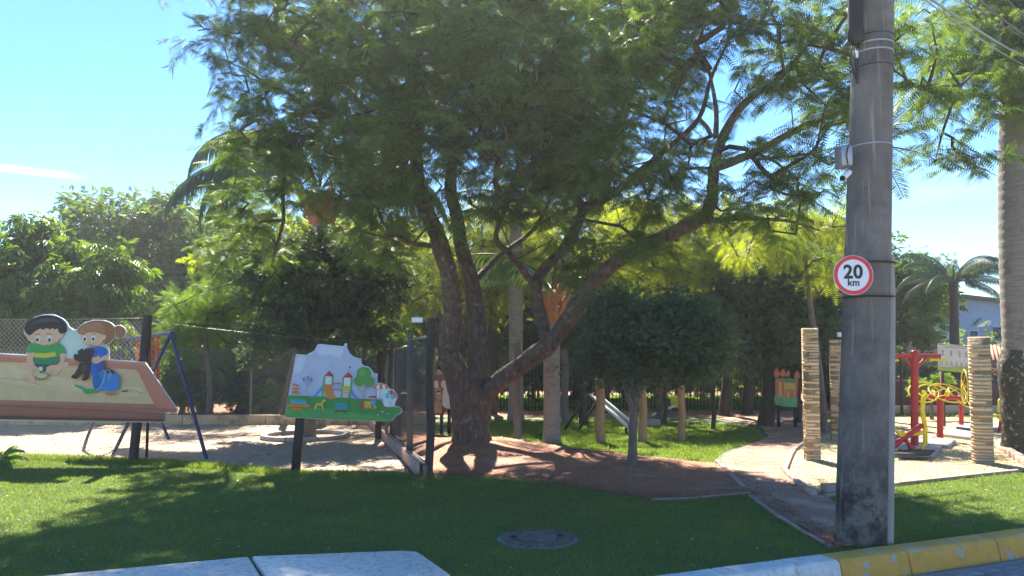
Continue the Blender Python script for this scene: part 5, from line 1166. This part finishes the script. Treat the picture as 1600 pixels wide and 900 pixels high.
art(b2, 'painted_towers', [
    bl_+([(412, 462), (414, 500), (350, 570), (310, 586), (278, 578), (330, 556), (380, 500)],), bl_+([(694, 486), (700, 486), (740, 560), (795, 600), (770, 606), (720, 580), (692, 530)],),
    gr+([(422, 370), (440, 370), (436, 450), (420, 576), (400, 572), (410, 480)],), gr+([(506, 370), (522, 370), (518, 470), (500, 470)],),
    wht+([(442, 374), (504, 374), (500, 452), (438, 450)],), og+([(430, 452), (512, 456), (508, 510), (430, 506)],), og+([(430, 500), (506, 504), (544, 596), (470, 600), (440, 560)],),
    rdp+([(478, 316), (524, 366), (508, 376), (450, 374), (430, 366)],), ('roof_dark', (.45, .05, .05), [(478, 316), (524, 366), (508, 376), (490, 374)]),
    gr+([(612, 378), (628, 378), (626, 470), (610, 590), (594, 588), (606, 480)],), gr+([(694, 382), (708, 382), (704, 480), (690, 600), (676, 598)],),
    wht+([(630, 388), (692, 388), (688, 470), (626, 468)],), ye+([(616, 470), (694, 474), (690, 520), (612, 516)],),
    rdp+([(670, 332), (714, 376), (698, 386), (636, 384), (620, 376)],), ('roof_dark', (.45, .05, .05), [(670, 332), (714, 376), (698, 386), (680, 385)]),
    gy+(line([(678, 340), (678, 272)], 4),), rdp+([(680, 272), (706, 282), (680, 292)],),
    rdp+(line([(512, 456), (540, 442), (572, 440), (606, 456)], 7),), rdp+(line([(510, 514), (540, 504), (572, 504), (606, 520)], 8),), gy+(line([(530, 450), (530, 508)], 3),), gy+(line([(550, 444), (550, 504)], 3),), gy+(line([(570, 444), (570, 504)], 3),), gy+(line([(590, 450), (590, 512)], 3),),
    wht+([(616, 520), (672, 524), (668, 592), (610, 588)],), rdp+(line([(618, 534), (670, 538)], 8),), rdp+(line([(614, 556), (670, 560)], 8),), rdp+(line([(612, 578), (668, 584)], 8),)], m2, Y2, lay)
art(b2, 'painted_tree', [('stem_pink', (.60, .38, .30), [(818, 450), (834, 450), (834, 520), (826, 600), (804, 598), (816, 520)]), gy+(line([(766, 480), (770, 510), (812, 524)], 5),), gy+(line([(866, 480), (860, 496), (830, 504)], 5),),
    ('crown_green', (.11, .33, .07), sm([(760, 320), (790, 288), (830, 278), (880, 296), (902, 340), (900, 372), (930, 400), (926, 450), (890, 478), (850, 474), (824, 450), (796, 474), (750, 466), (726, 430), (730, 390), (756, 372)])), ('crown_light', (.17, .42, .10), el(810, 340, 34, 40))], m2, Y2, lay)
art(b2, 'painted_spring', [
    og+([(108, 440), (170, 456), (172, 478), (120, 466), (108, 458)],), og+([(108, 480), (172, 492), (150, 512), (108, 504)],), og+([(110, 516), (164, 520), (172, 556), (104, 548)],),
], m2, Y2, lay)
art(b2, 'painted_lamp', [
    gy+(line([(258, 384), (246, 560)], 4),), gy+(line([(250, 452), (290, 450), (296, 408)], 4),), gy+(line([(250, 440), (226, 436), (222, 408)], 4),), gy+(el(222, 404, 13, 18),), gy+(el(264, 388, 13, 18),), gy+(el(297, 410, 13, 18),),
], m2, Y2, lay)
art(b2, 'painted_roundabout', [
    tl+([(84, 600), (230, 606), (256, 620), (250, 652), (90, 648)],), ('teal_light', (.16, .46, .60), [(90, 628), (250, 634), (250, 642), (90, 636)]), og+([(58, 648), (270, 650), (290, 664), (270, 684), (60, 676)],), og+([(100, 690), (212, 692), (200, 716), (108, 712)],),
], m2, Y2, lay)
art(b2, 'painted_pony', [
    ye+(sm([(408, 618), (430, 604), (446, 618), (428, 630), (414, 650), (420, 680), (420, 704), (406, 704), (400, 670), (360, 672), (346, 698), (326, 698), (340, 660), (350, 644), (396, 640)], 3),), ('pony_green', (.1, .5, .2), line([(384, 676), (372, 740)], 6)), tl+(el(368, 752, 20, 8),),
], m2, Y2, lay)
art(b2, 'painted_bench', [
    tl+([(536, 642), (668, 648), (666, 664), (534, 660)],), tl+([(534, 668), (668, 674), (666, 690), (530, 684)],), tl+([(530, 694), (668, 698), (664, 710), (530, 706)],), ('bench_brown', (.12, .06, .04), [(540, 712), (654, 720), (654, 730), (640, 728), (640, 746), (634, 746), (634, 728), (552, 724), (548, 738), (540, 738)])], m2, Y2, lay)
art(b2, 'painted_train', [
    wht+([(960, 500), (1074, 506), (1070, 600), (955, 590)],), og+(sm([(920, 494), (940, 464), (976, 446), (1020, 446), (1056, 468), (1080, 506), (1000, 500)]),), wht+([(950, 492), (962, 460), (984, 452), (982, 498)],), wht+([(1016, 500), (1012, 452), (1034, 458), (1048, 502)],), gy+(line([(992, 500), (986, 606)], 4),),
    rdp+([(880, 570), (950, 570), (958, 590), (870, 586)],), gy+(line([(880, 588), (880, 624)], 3),), gy+(line([(944, 590), (944, 630)], 3),), ('cab_blue', (.12, .32, .6), [(904, 614), (944, 616), (940, 668), (902, 664)]),
    ye+([(832, 624), (900, 624), (898, 690), (832, 686)],), rdp+(el(815, 646, 18, 22),), rdp+([(800, 660), (830, 664), (826, 692), (776, 690)],), ye+(el(848, 684, 15, 15),), ye+(el(890, 684, 14, 14),), ye+(el(936, 682, 17, 17),), ('train_orange', (.7, .32, .06), el(936, 682, 8, 8)),
    wht+(sm([(1020, 600), (1060, 500), (1120, 516), (1150, 570), (1130, 660), (1040, 676)]),), ('balloon_teal', (.14, .50, .52), el(1062, 568, 22, 28)), rdp+(el(1100, 534, 22, 24),), ('balloon_pink', (.66, .22, .26), el(1136, 560, 26, 34)), ('balloon_teal', (.14, .50, .52), el(1112, 582, 20, 24)), ('balloon_green', (.2, .5, .2), el(1080, 530, 16, 20)), gy+(line([(1066, 592), (1092, 670)], 3),), gy+(line([(1110, 600), (1094, 670)], 3),),
    ('flower', (.5, .65, .45), el(1014, 728, 9, 9)), ('flower', (.5, .65, .45), el(966, 760, 7, 9)), ('flower', (.5, .65, .45), el(1064, 748, 7, 7))], m2, Y2, lay)
mb = MB(); pa = G(460, 739); pa.z = -.05; pb2 = P(470, 640, 10.05); pa.y = pb2.y = 10.04
mb.prism([pa+Vector((-.06, 0, 0)), pa+Vector((.055, 0, 0)), pb2+Vector((.06, 0, .2)), pb2+Vector((-.045, 0, .2))], (0, .06, 0)); mb.build('post', M['wood_dark'], b2)

# bouncy castle board
Y3 = 16.8; m3 = lambda x, y: (1180+x/2.812, 480+y/2.812); lay = [.012]
b3 = thing('picture_board', P(1228, 660, Y3)*1, 'cut-out board of a red, yellow and green bouncy castle beyond the footpath', 'picture board')
out3 = [(84, 395), (88, 312), (80, 300), (80, 278), (94, 266), (108, 278), (112, 272), (122, 268), (134, 284), (142, 274), (154, 286), (152, 308), (170, 310), (170, 290), (184, 278), (197, 290), (195, 312), (188, 320), (186, 440), (150, 442), (90, 432), (82, 420)]
cutout(b3, out3, m3, Y3, m='wood_dark')
art(b3, 'painted_castle', [
    ('castle_yellow', (.66, .40, .10), [(90, 312), (186, 316), (184, 400), (88, 394)]), ('castle_green', (.06, .30, .10), [(104, 310), (178, 314), (176, 334), (150, 332), (104, 328)]),
    ('castle_red', (.58, .17, .08), [(88, 312), (102, 312), (104, 392), (88, 390)]), ('castle_red', (.58, .17, .08), [(116, 310), (128, 312), (126, 394), (118, 392)]), ('castle_red', (.58, .17, .08), [(176, 318), (188, 318), (184, 398), (176, 398)]),
    ('castle_red2', (.50, .22, .07), [(130, 362), (170, 362), (170, 398), (130, 396)]), ('castle_yellow', (.66, .40, .10), [(138, 372), (146, 364), (152, 372), (152, 396), (138, 396)]),
    ('castle_base', (.11, .36, .17), [(84, 392), (186, 400), (184, 438), (150, 440), (90, 430), (84, 418)]), ('castle_base2', (.16, .42, .22), [(122, 396), (184, 402), (182, 436), (124, 432)])], m3, Y3, lay)
art(b3, 'painted_turret', [('castle_red', (.58, .17, .08), sm([(82, 290), (94, 268), (108, 290), (104, 306), (88, 308)])), ('castle_red', (.58, .17, .08), sm([(110, 290), (122, 269), (134, 290), (130, 304), (114, 304)])), ('castle_red', (.58, .17, .08), sm([(135, 292), (144, 275), (153, 292), (150, 304), (138, 304)])), ('castle_red', (.58, .17, .08), sm([(171, 300), (184, 279), (196, 300), (192, 312), (175, 312)]))], m3, Y3, lay)
for px in (1216, 1242): mb = MB(); q = P(px, 630, Y3+.05); mb.box(Vector((q.x, q.y, q.z/2)), (.06, .05, q.z)); mb.build('post', M['black_metal'], b3)

# brown and white cut-out behind the big trunk
Y4 = 15.5; m4 = lambda x, y: (640+x/11.25, 560+y/11.25); lay = [.012]
b4 = thing('picture_board', P(700, 655, Y4), 'brown and white cut-out board half hidden behind the big forked trunk', 'picture board')
cutout(b4, [(380, 1000), (385, 420), (430, 280), (500, 200), (600, 260), (650, 380), (720, 480), (790, 760), (790, 840), (740, 890), (620, 900), (600, 1000)], m4, Y4, m='wood_grey')
art(b4, 'painted_figure', [('fig_brown', (.20, .115, .085), [(385, 990), (390, 430), (440, 300), (500, 230), (580, 280), (600, 400), (560, 860), (600, 980)]), ('fig_tan', (.42, .28, .20), sm([(470, 280), (500, 215), (560, 285)])), ('fig_tan', (.42, .28, .20), sm([(450, 560), (520, 500), (560, 600), (560, 720), (480, 740)])),
    ('fig_white', (.66, .62, .58), el(600, 455, 52, 68)), ('fig_white', (.66, .62, .58), el(470, 455, 40, 70)), ('fig_white', (.66, .62, .58), sm([(600, 520), (660, 480), (700, 540), (780, 740), (785, 830), (740, 880), (640, 875), (576, 810), (580, 650)])), ('fig_dark', (.07, .045, .045), [(684, 604), (722, 600), (734, 640), (716, 628), (690, 628)]),
    ('fig_dark', (.07, .045, .045), el(510, 590, 40, 24)), ('fig_white', (.66, .62, .58), el(515, 612, 34, 14)), ('fig_tan', (.42, .28, .20), [(440, 740), (560, 770), (570, 960), (430, 960)])], m4, Y4, lay)
for px in (690, 702): mb = MB(); q = P(px, 635, Y4+.05); mb.box(Vector((q.x, q.y, q.z/2)), (.07, .05, q.z)); mb.build('post', M['wood_dark'], b4)

# ------------------------------------------------------------------ stone columns
random.seed(5)
col_src = {}
def brick_variant(k):
    r = random.Random(k); mb = MB(); mb.box((0, 0, 0), (1, 1, 1)); V = []
    for x, y, z in mb.V: V.append((x*(1+r.uniform(-.008, .008)), y*(1+r.uniform(-.012, .012)), z*(1+r.uniform(-.02, .02))))
    mb.V = V; return mb
def column(base, h, w, rz, label, course=.052):
    root = thing('stone_column', base, label, 'column', 'square stacked stone columns'); root.rotation_euler = (0, 0, rz)
    mb = MB(); mb.box(Vector(base)+Vector((0, 0, h/2-.02)), (w*.988, w*.988, h-.03)); mb.build('core', M['mortar'], root)
    r = random.Random(label); rows_ = []; zc = 0.0
    while zc < h-.02:
        ch = min(course*r.uniform(.62, 1.3), h-zc); rows_.append((zc+ch/2, ch)); zc += ch
    for i, (z, hh) in enumerate(rows_):
        s = r.uniform(.25, .75)
        if i % 2 == 0: segs = [(-w/2, -w/2+w*s, -1), (-w/2+w*s, w/2, -1), (-w/2, -w/2+w*(1-s), 1), (-w/2+w*(1-s), w/2, 1)]
        else: segs = [(-w/2, w/2, -1), (-w/2, -w/2+w*.5, 1), (-w/2+w*.5, w/2, 1)]
        for a, b, sd_ in segs:
            k = r.randrange(8)
            if k not in col_src:
                o = brick_variant(k).build('brick', M['brick'], None); col_src[k] = o.data; o.modifiers.clear()
            else: o = bpy.data.objects.new('brick', col_src[k]); COL.objects.link(o)
            o.parent = root; pr = r.uniform(-.002, .004); dep = w/2
            o.location = ((a+b)/2, sd_*(dep/2+pr*.5), z); o.scale = (b-a-.003, dep-.002+pr, hh-.0032)
            o.rotation_euler = (0, 0, 0)
    return root
def colpx(px0, px1, pyb, pyt, label, rz=0.0):
    g_ = G((px0+px1)/2, pyb); w = (px1-px0)/FPX*g_.y*.93/math.cos(math.atan2(g_.x, g_.y))*.88; g_.y += w/2; g_.z = 0; rz = rz-.82*math.atan2(g_.x, g_.y)
    column(tuple(g_), P(px0, pyt, g_.y-w/2).z, w, rz, label)
colpx(1261, 1287, 721, 512, 'stone column standing between the footpath and the concrete pole', .03)
colpx(1530, 1560, 726, 524, 'nearest stone column at right, in front of the royal palm', -.05)
colpx(1303, 1325, 690, 530, 'stone column mostly hidden behind the left side of the concrete pole', .0)
colpx(1374, 1397, 668, 544, 'farther stone column just right of the concrete pole', .0)
cap = P(1311, 523, 14.1); mb = MB(); mb.box(cap, (.07, .07, .09)); cl_ = mb.build('spot_light', M['white_paint'], loc=tuple(cap), bevel=.01); tag(cl_, 'tiny white light fitting on top of the stone column beside the pole', 'light')

# ------------------------------------------------------------------ exercise machines
def tubeo(root, name, pts, r, m, n=10, curved=False):
    mb = MB(); mb.tube(pts, r, n); return mb.build(name, M[m], root, smooth=True)
# shoulder machine with T frame
Yt = 12.6; q = lambda x, y, Y=Yt: P(x, y, Y)
g1 = thing('arm_exerciser', (q(1429, 700).x, Yt, 0), 'red T-shaped exercise frame with yellow grips above two discs', 'exercise machine')
c = q(1429, 700); tubeo(g1, 'pole', [Vector((c.x, Yt, 0)), q(1429, 552)], .062, 'red_paint', 14)
mb = MB(); mb.lathe(q(1429, 552), [(.066, -.01), (.066, .03), (.04, .05)], 14); mb.build('cap', M['red_paint'], g1)
tubeo(g1, 'crossbar', [q(1389, 556), q(1469, 556)], .033, 'red_paint')
tubeo(g1, 'brace', [q(1410, 557), q(1428, 576)], .026, 'red_paint'); tubeo(g1, 'brace', [q(1449, 557), q(1430, 576)], .026, 'red_paint')
for px in (1390, 1468): tubeo(g1, 'hanger', [q(px, 556), q(px, 563)], .018, 'red_paint')
tubeo(g1, 'grip', [q(1384, 563), q(1404, 563)], .022, 'yellow_paint'); tubeo(g1, 'grip', [q(1453, 562), q(1478, 562)], .022, 'yellow_paint')
# wheel table
def wheel(root, c, rad, axis, m='yellow_paint', sx=1, spokes=2, name='wheel'):
    mb = MB(); mb.ring(c, rad, .0125, axis, n=36, k=8, m=0); ax = Vector(axis).normalized(); ref = Vector((0, 0, 1)) if abs(ax.z) < .9 else Vector((1, 0, 0)); a = ax.cross(ref).normalized(); b = ax.cross(a)
    for k in range(spokes):
        w = 2*math.pi*k/spokes+.5; mb.tube([Vector(c)-ax*.03, Vector(c)+(a*math.cos(w)+b*math.sin(w))*rad], .008, 6)
    mb.tube([Vector(c)-ax*.06, Vector(c)+ax*.03], .035, 10); mb.build(name, M[m], root, smooth=True)
Yw = 14.0
g2 = thing('wheel_exerciser', (q(1468, 680, Yw).x, Yw, 0), 'red stand with four tilted yellow hand wheels, left of the big upright wheel', 'exercise machine')
c = q(1469, 690, Yw); tubeo(g2, 'pole', [Vector((c.x, Yw, 0)), q(1469, 622, Yw)], .055, 'red_paint', 12)
tubeo(g2, 'crossbar', [q(1446, 619, Yw), q(1500, 622, Yw)], .04, 'red_paint')
for px, py, dy, ax, rr in ((1443, 613, -.15, (-.25, -.68, .7), .25), (1480, 614, -.25, (.0, -.52, .85), .31), (1499, 621, .25, (.5, -.55, .7), .25), (1458, 613, .3, (-.1, -.5, .8), .27)):
    wheel(g2, q(px, py, Yw+dy), rr, ax)
    tubeo(g2, 'spindle', [q(px, py, Yw+dy), q((px+1470)/2, 621, Yw)], .02, 'red_paint')
Yb = 15.2
g3 = thing('big_wheel_exerciser', (q(1524, 670, Yb).x, Yb, 0), 'red post carrying one large upright yellow wheel beside the stone column', 'exercise machine')
c = q(1524, 680, Yb); tubeo(g3, 'pole', [Vector((c.x, Yb, 0)), q(1524, 595, Yb)], .05, 'red_paint', 12)
tubeo(g3, 'axle', [q(1526, 600, Yb), q(1506, 600, Yb)], .022, 'red_paint'); wheel(g3, q(1507, 604, Yb), .345, (.93, -.37, 0), spokes=4)
c = q(1502, 660, 17.5); tubeo(g3, 'rear_pole', [Vector((c.x, 17.5, 0)), q(1502, 625, 17.5)], .05, 'red_paint', 12)
# rower / leg machine
Yr = 11.9
g4 = thing('leg_exerciser', (q(1410, 705, Yr).x, Yr, 0), 'red crossed leg exercise frame with yellow seat bar and tall bent yellow lever', 'exercise machine')
r4 = lambda x, y, dy=0: P(x, y, Yr+dy)
tubeo(g4, 'base_bar', [r4(1378, 708), r4(1428, 709)], .035, 'red_paint'); tubeo(g4, 'base_bar', [r4(1382, 703, .3), r4(1424, 704, .3)], .028, 'red_paint')
tubeo(g4, 'foot', [r4(1428, 713, -.1), r4(1428, 700, .25)], .045, 'red_paint', 12)
tubeo(g4, 'diagonal', [r4(1384, 706), r4(1440, 664)], .045, 'red_paint', 10); tubeo(g4, 'strut', [r4(1413, 684), r4(1428, 707)], .032, 'red_paint')
tubeo(g4, 'upright', [r4(1384, 707), r4(1384, 668)], .032, 'red_paint')
tubeo(g4, 'seat_bar', [r4(1380, 667), r4(1396, 669), r4(1408, 681), r4(1440, 677)], .026, 'yellow_paint'); tubeo(g4, 'seat_bar', [r4(1408, 676), r4(1420, 679), r4(1442, 676)], .02, 'yellow_paint')
tubeo(g4, 'lever', [r4(1440, 702), r4(1446, 690), r4(1445, 665), r4(1441, 640), r4(1443, 622), r4(1449, 616)], .036, 'yellow_paint')
mb = MB(); mb.prism([r4(1378, 666), r4(1400, 666), r4(1402, 668), r4(1378, 669)], (0, .3, 0)); mb.build('seat', M['yellow_paint'], g4)
mb = MB(); mb.tube([r4(1437, 704), r4(1441, 704)], .03, 10); mb.build('pedal', M['rubber'], g4)
# yellow chair
Yc = 15.6
g5 = thing('exercise_seat', (P(1567, 670, Yc).x, Yc, 0), 'yellow exercise seat seen between the stone column and the royal palm', 'exercise machine')
c5 = lambda x, y, dy=0: P(x, y, Yc+dy)
mb = MB(); mb.prism([c5(1561, 642), c5(1561, 625), c5(1564, 622), c5(1570, 624), c5(1573, 632), c5(1573, 646), c5(1562, 644)], (0, .05, 0)); mb.build('backrest', M['yellow_paint'], g5, bevel=.01)
mb = MB(); mb.prism([c5(1556, 647), c5(1574, 649), c5(1574, 652), c5(1556, 650)], (0, .35, 0)); mb.build('seat', M['yellow_paint'], g5, bevel=.01)
tubeo(g5, 'frame', [c5(1560, 652), c5(1572, 662)], .03, 'yellow_paint'); a = c5(1566, 664); tubeo(g5, 'leg', [Vector((a.x, Yc+.1, 0)), c5(1566, 650, .1)], .04, 'red_paint')
# concrete pads
for k, (p4, lab) in enumerate((([(1360, 716), (1459, 717), (1472, 704), (1360, 694)], 'concrete pad under the red leg exercise frame, nearest of the pads'),
        ([(1398, 694), (1482, 703), (1494, 694), (1420, 684)], 'concrete pad under the red T-shaped frame'), ([(1462, 682), (1520, 690), (1545, 684), (1480, 674)], 'concrete pad under the four tilted yellow wheels'),
        ([(1494, 672), (1540, 678), (1575, 672), (1515, 667)], 'concrete pad under the large upright wheel'), ([(1560, 664), (1600, 668), (1612, 662), (1572, 659)], 'concrete pad under the yellow seat'))):
    pts = [G(x, y) for x, y in p4]; mb = MB(); mb.prism([Vector((v.x, v.y, -.02)) for v in pts], (0, 0, .10)); o = mb.build('concrete_pad', M['concrete'], loc=(pts[0].x, pts[0].y, 0), bevel=.012); tag(o, lab, 'pad', 'pads under the exercise machines')
mb = MB(); pts = [G(x, y, .084) for x, y in ((1398, 711), (1452, 712), (1462, 704), (1405, 702))]; mb.prism(pts, (0, 0, .012)); o = mb.build('rubber_mat', M['rubber'], loc=tuple(pts[0])); tag(o, 'dark mat lying on the nearest concrete pad', 'mat')
# instruction board
Yi = 17.0; lay = [.012]; mi_ = lambda x, y: (1370+x/4.09, 520+y/4.09)
b5 = thing('instruction_board', (P(1500, 650, Yi).x, Yi, 0), 'pale board with rows of exercise figures and green bottom edge behind the machines', 'sign board')
cutout(b5, [(392, 72), (400, 68), (690, 92), (700, 270), (396, 238)], mi_, Yi)
art(b5, 'printed_sheet', [('sheet', (.66, .60, .57), [(396, 76), (694, 97), (694, 228), (398, 208)]), ('sheet_green', (.34, .44, .08), sm([(398, 212), (398, 212), (440, 220), (560, 216), (690, 230), (690, 262), (560, 254), (420, 242), (398, 232)], 3)), ('frame_maroon', (.25, .06, .05), [(394, 70), (696, 93), (696, 97), (394, 75)])], mi_, Yi, lay)
it = []; rn = random.Random(3); tx = ('print_grey', (.25, .22, .22))
x = 428
while x < 640:
    w = rn.choice([5, 6, 7, 8]); y = 84+(x-396)*.07
    if rn.random() > .14: it += [tx+([(x, y), (x+w*.8, y+.5), (x+w*.8, y+8), (x+w*.55, y+8), (x+w*.5, y+3), (x+w*.25, y+3), (x+w*.25, y+8), (x, y+8)],)]
    x += w+3
for cx_, cy_ in ((422, 124), (476, 130), (530, 134), (572, 137), (614, 143), (658, 146)):
    it += [tx+(el(cx_, cy_-12, 4, 5, 8),), tx+(line([(cx_, cy_-8), (cx_+2, cy_+8), (cx_-5, cy_+20)], 5),), tx+(line([(cx_+2, cy_+8), (cx_+8, cy_+20)], 4),), tx+(line([(cx_-9, cy_-1), (cx_+10, cy_-4)], 3),)]
for k in range(9):
    cx_, cy_ = 416+k*31, 194+k*3; it += [tx+(el(cx_, cy_-12, 3.5, 4, 8),), tx+(line([(cx_, cy_-8), (cx_+2, cy_+2)], 5),), tx+([(cx_-10, cy_+12), (cx_, cy_-2), (cx_+11, cy_+12), (cx_+4, cy_+10), (cx_, cy_+5), (cx_-5, cy_+11)],)]
art(b5, 'printed_figures', it, mi_, Yi, lay)
for px in (1472, 1534): a = P(px, 580, Yi+.06); mb = MB(); mb.box(Vector((a.x, a.y, a.z/2)), (.07, .05, a.z)); mb.build('post', M['maroon'], b5)
# low maroon wall and mesh fence behind the machines
a = Vector((9.6, 20.8, 0)); mw = thing('low_wall', a, 'low dark maroon wall with pale base behind the exercise machines', 'wall')
mb = MB(); mb.box((11.9, 20.8, .1), (5.6, .2, .35)); mb.build('base_course', M['wall_beige'], mw)
mb = MB(); mb.box((11.9, 20.82, .62), (5.6, .14, .72)); mb.build('panel', M['maroon'], mw)
chain_fence('chain-link fence in front of the dark hedge behind the exercise machines', [Vector((8.2, 20.3, 0)), Vector((9.4, 20.3, 0)), Vector((10.7, 20.3, 0)), Vector((13, 20.3, 0)), Vector((15.5, 20.3, 0))], [1.75]*5, .035, 'black_metal', 'wire_dark', cell=.08, wr=.002)

# ------------------------------------------------------------------ house at right
Yh = 40
h1 = thing('house', P(1540, 600, Yh), 'house with grey blue rendered walls rising behind the red tiled roof', 'house')
q = lambda x, y, Y: P(x, y, Y)
def zat(y, Y): return P(800, y, Y).z
x0, x1_ = P(1436, 500, Yh).x, P(1640, 500, Yh).x
mb = MB(); ptp = [q(1440, 498, Yh), q(1500, 466, Yh), q(1570, 474, Yh), q(1640, 490, Yh)]
mb.prism([Vector((ptp[0].x, Yh, 0))]+ptp+[Vector((ptp[-1].x, Yh, 0))], (0, 6, 0)); mb.build('wall', M['house_wall'], h1)
mb = MB(); 
for i in range(3): mb.prism([ptp[i]+Vector((0, -.3, .02)), ptp[i+1]+Vector((0, -.3, .02)), ptp[i+1]+Vector((0, -.3, .2)), ptp[i]+Vector((0, -.3, .2))], (0, 6.6, 0))
mb.build('roof', M['wood_dark'], h1)
w_ = MB(); w_.box(q(1522, 530, Yh-.04), (.5, .1, 1.0)); fr = w_.build('window', M['white_paint'], h1); w_ = MB(); w_.box(q(1522, 530, Yh-.1), (.4, .04, .88)); w_.build('pane', M['window'], fr)
for px, py in ((1560, 520), (1590, 522)):
    w_ = MB(); w_.box(q(px, py, Yh-.04), (.7, .1, .7)); fr = w_.build('window', M['white_paint'], h1); w_ = MB(); w_.box(q(px, py, Yh-.1), (.6, .04, .6)); w_.build('pane', M['window'], fr)
Yh2 = 30
h2 = thing('tiled_house', P(1530, 600, Yh2), 'low building with red clay tile roof behind the exercise instruction board', 'house')
a, b = P(1462, 542, Yh2+3), P(1640, 538, Yh2+3); c, d = P(1466, 572, Yh2), P(1650, 574, Yh2)
mb = MB(); mb.box(((c.x+d.x)/2, Yh2+2.4, c.z/2-.05), (d.x-c.x-.6, 4, c.z-.1)); mb.build('wall', M['wall_beige'], h2)
n = 30
for i in range(n):
    t0, t1 = i/n, (i+1)/n; mb = MB(); A_, B_ = a.lerp(b, t0), a.lerp(b, t1); C_, D_ = c.lerp(d, t0), c.lerp(d, t1)
    m0, m1_ = (A_+B_)/2+Vector((0, 0, .07)), (C_+D_)/2+Vector((0, 0, .07)); mb.add([A_, m0, B_, D_, m1_, C_], [(0, 1, 4, 5), (1, 2, 3, 4), (0, 2, 1), (5, 4, 3), (0, 5, 3, 2)])
    mb.build('tile_row', M['roof_tile'], h2)
# tall wooden post standing among the mango leaves
p_ = Vector((P(62, 600, 19).x, 19, 0)); post('cut_trunk', p_, P(62, 378, 19).z, .09, 'wood_dark', 'dark cut-off trunk sticking up out of the drooping leafy tree', 'tree stump')

# ------------------------------------------------------------------ thin scattering volume, added to lift the shade like lens glare
mb = MB(); mb.box((0, 11, 6.2), (128, 110, 14.8)); hz = mb.build('glare_veil', None and [] or [])
hm = bpy.data.materials.new('glare_veil_air'); hm.use_nodes = True; hn = hm.node_tree.nodes; hn.clear()
ho = hn.new('ShaderNodeOutputMaterial'); hv = hn.new('ShaderNodeVolumePrincipled'); hv.inputs['Density'].default_value = .0013; hv.inputs['Color'].default_value = (.93, .95, 1, 1); hv.inputs['Anisotropy'].default_value = .5
hm.node_tree.links.new(hv.outputs[0], ho.inputs['Volume']); hz.data.materials.clear(); hz.data.materials.append(hm); hz['kind'] = 'stuff'
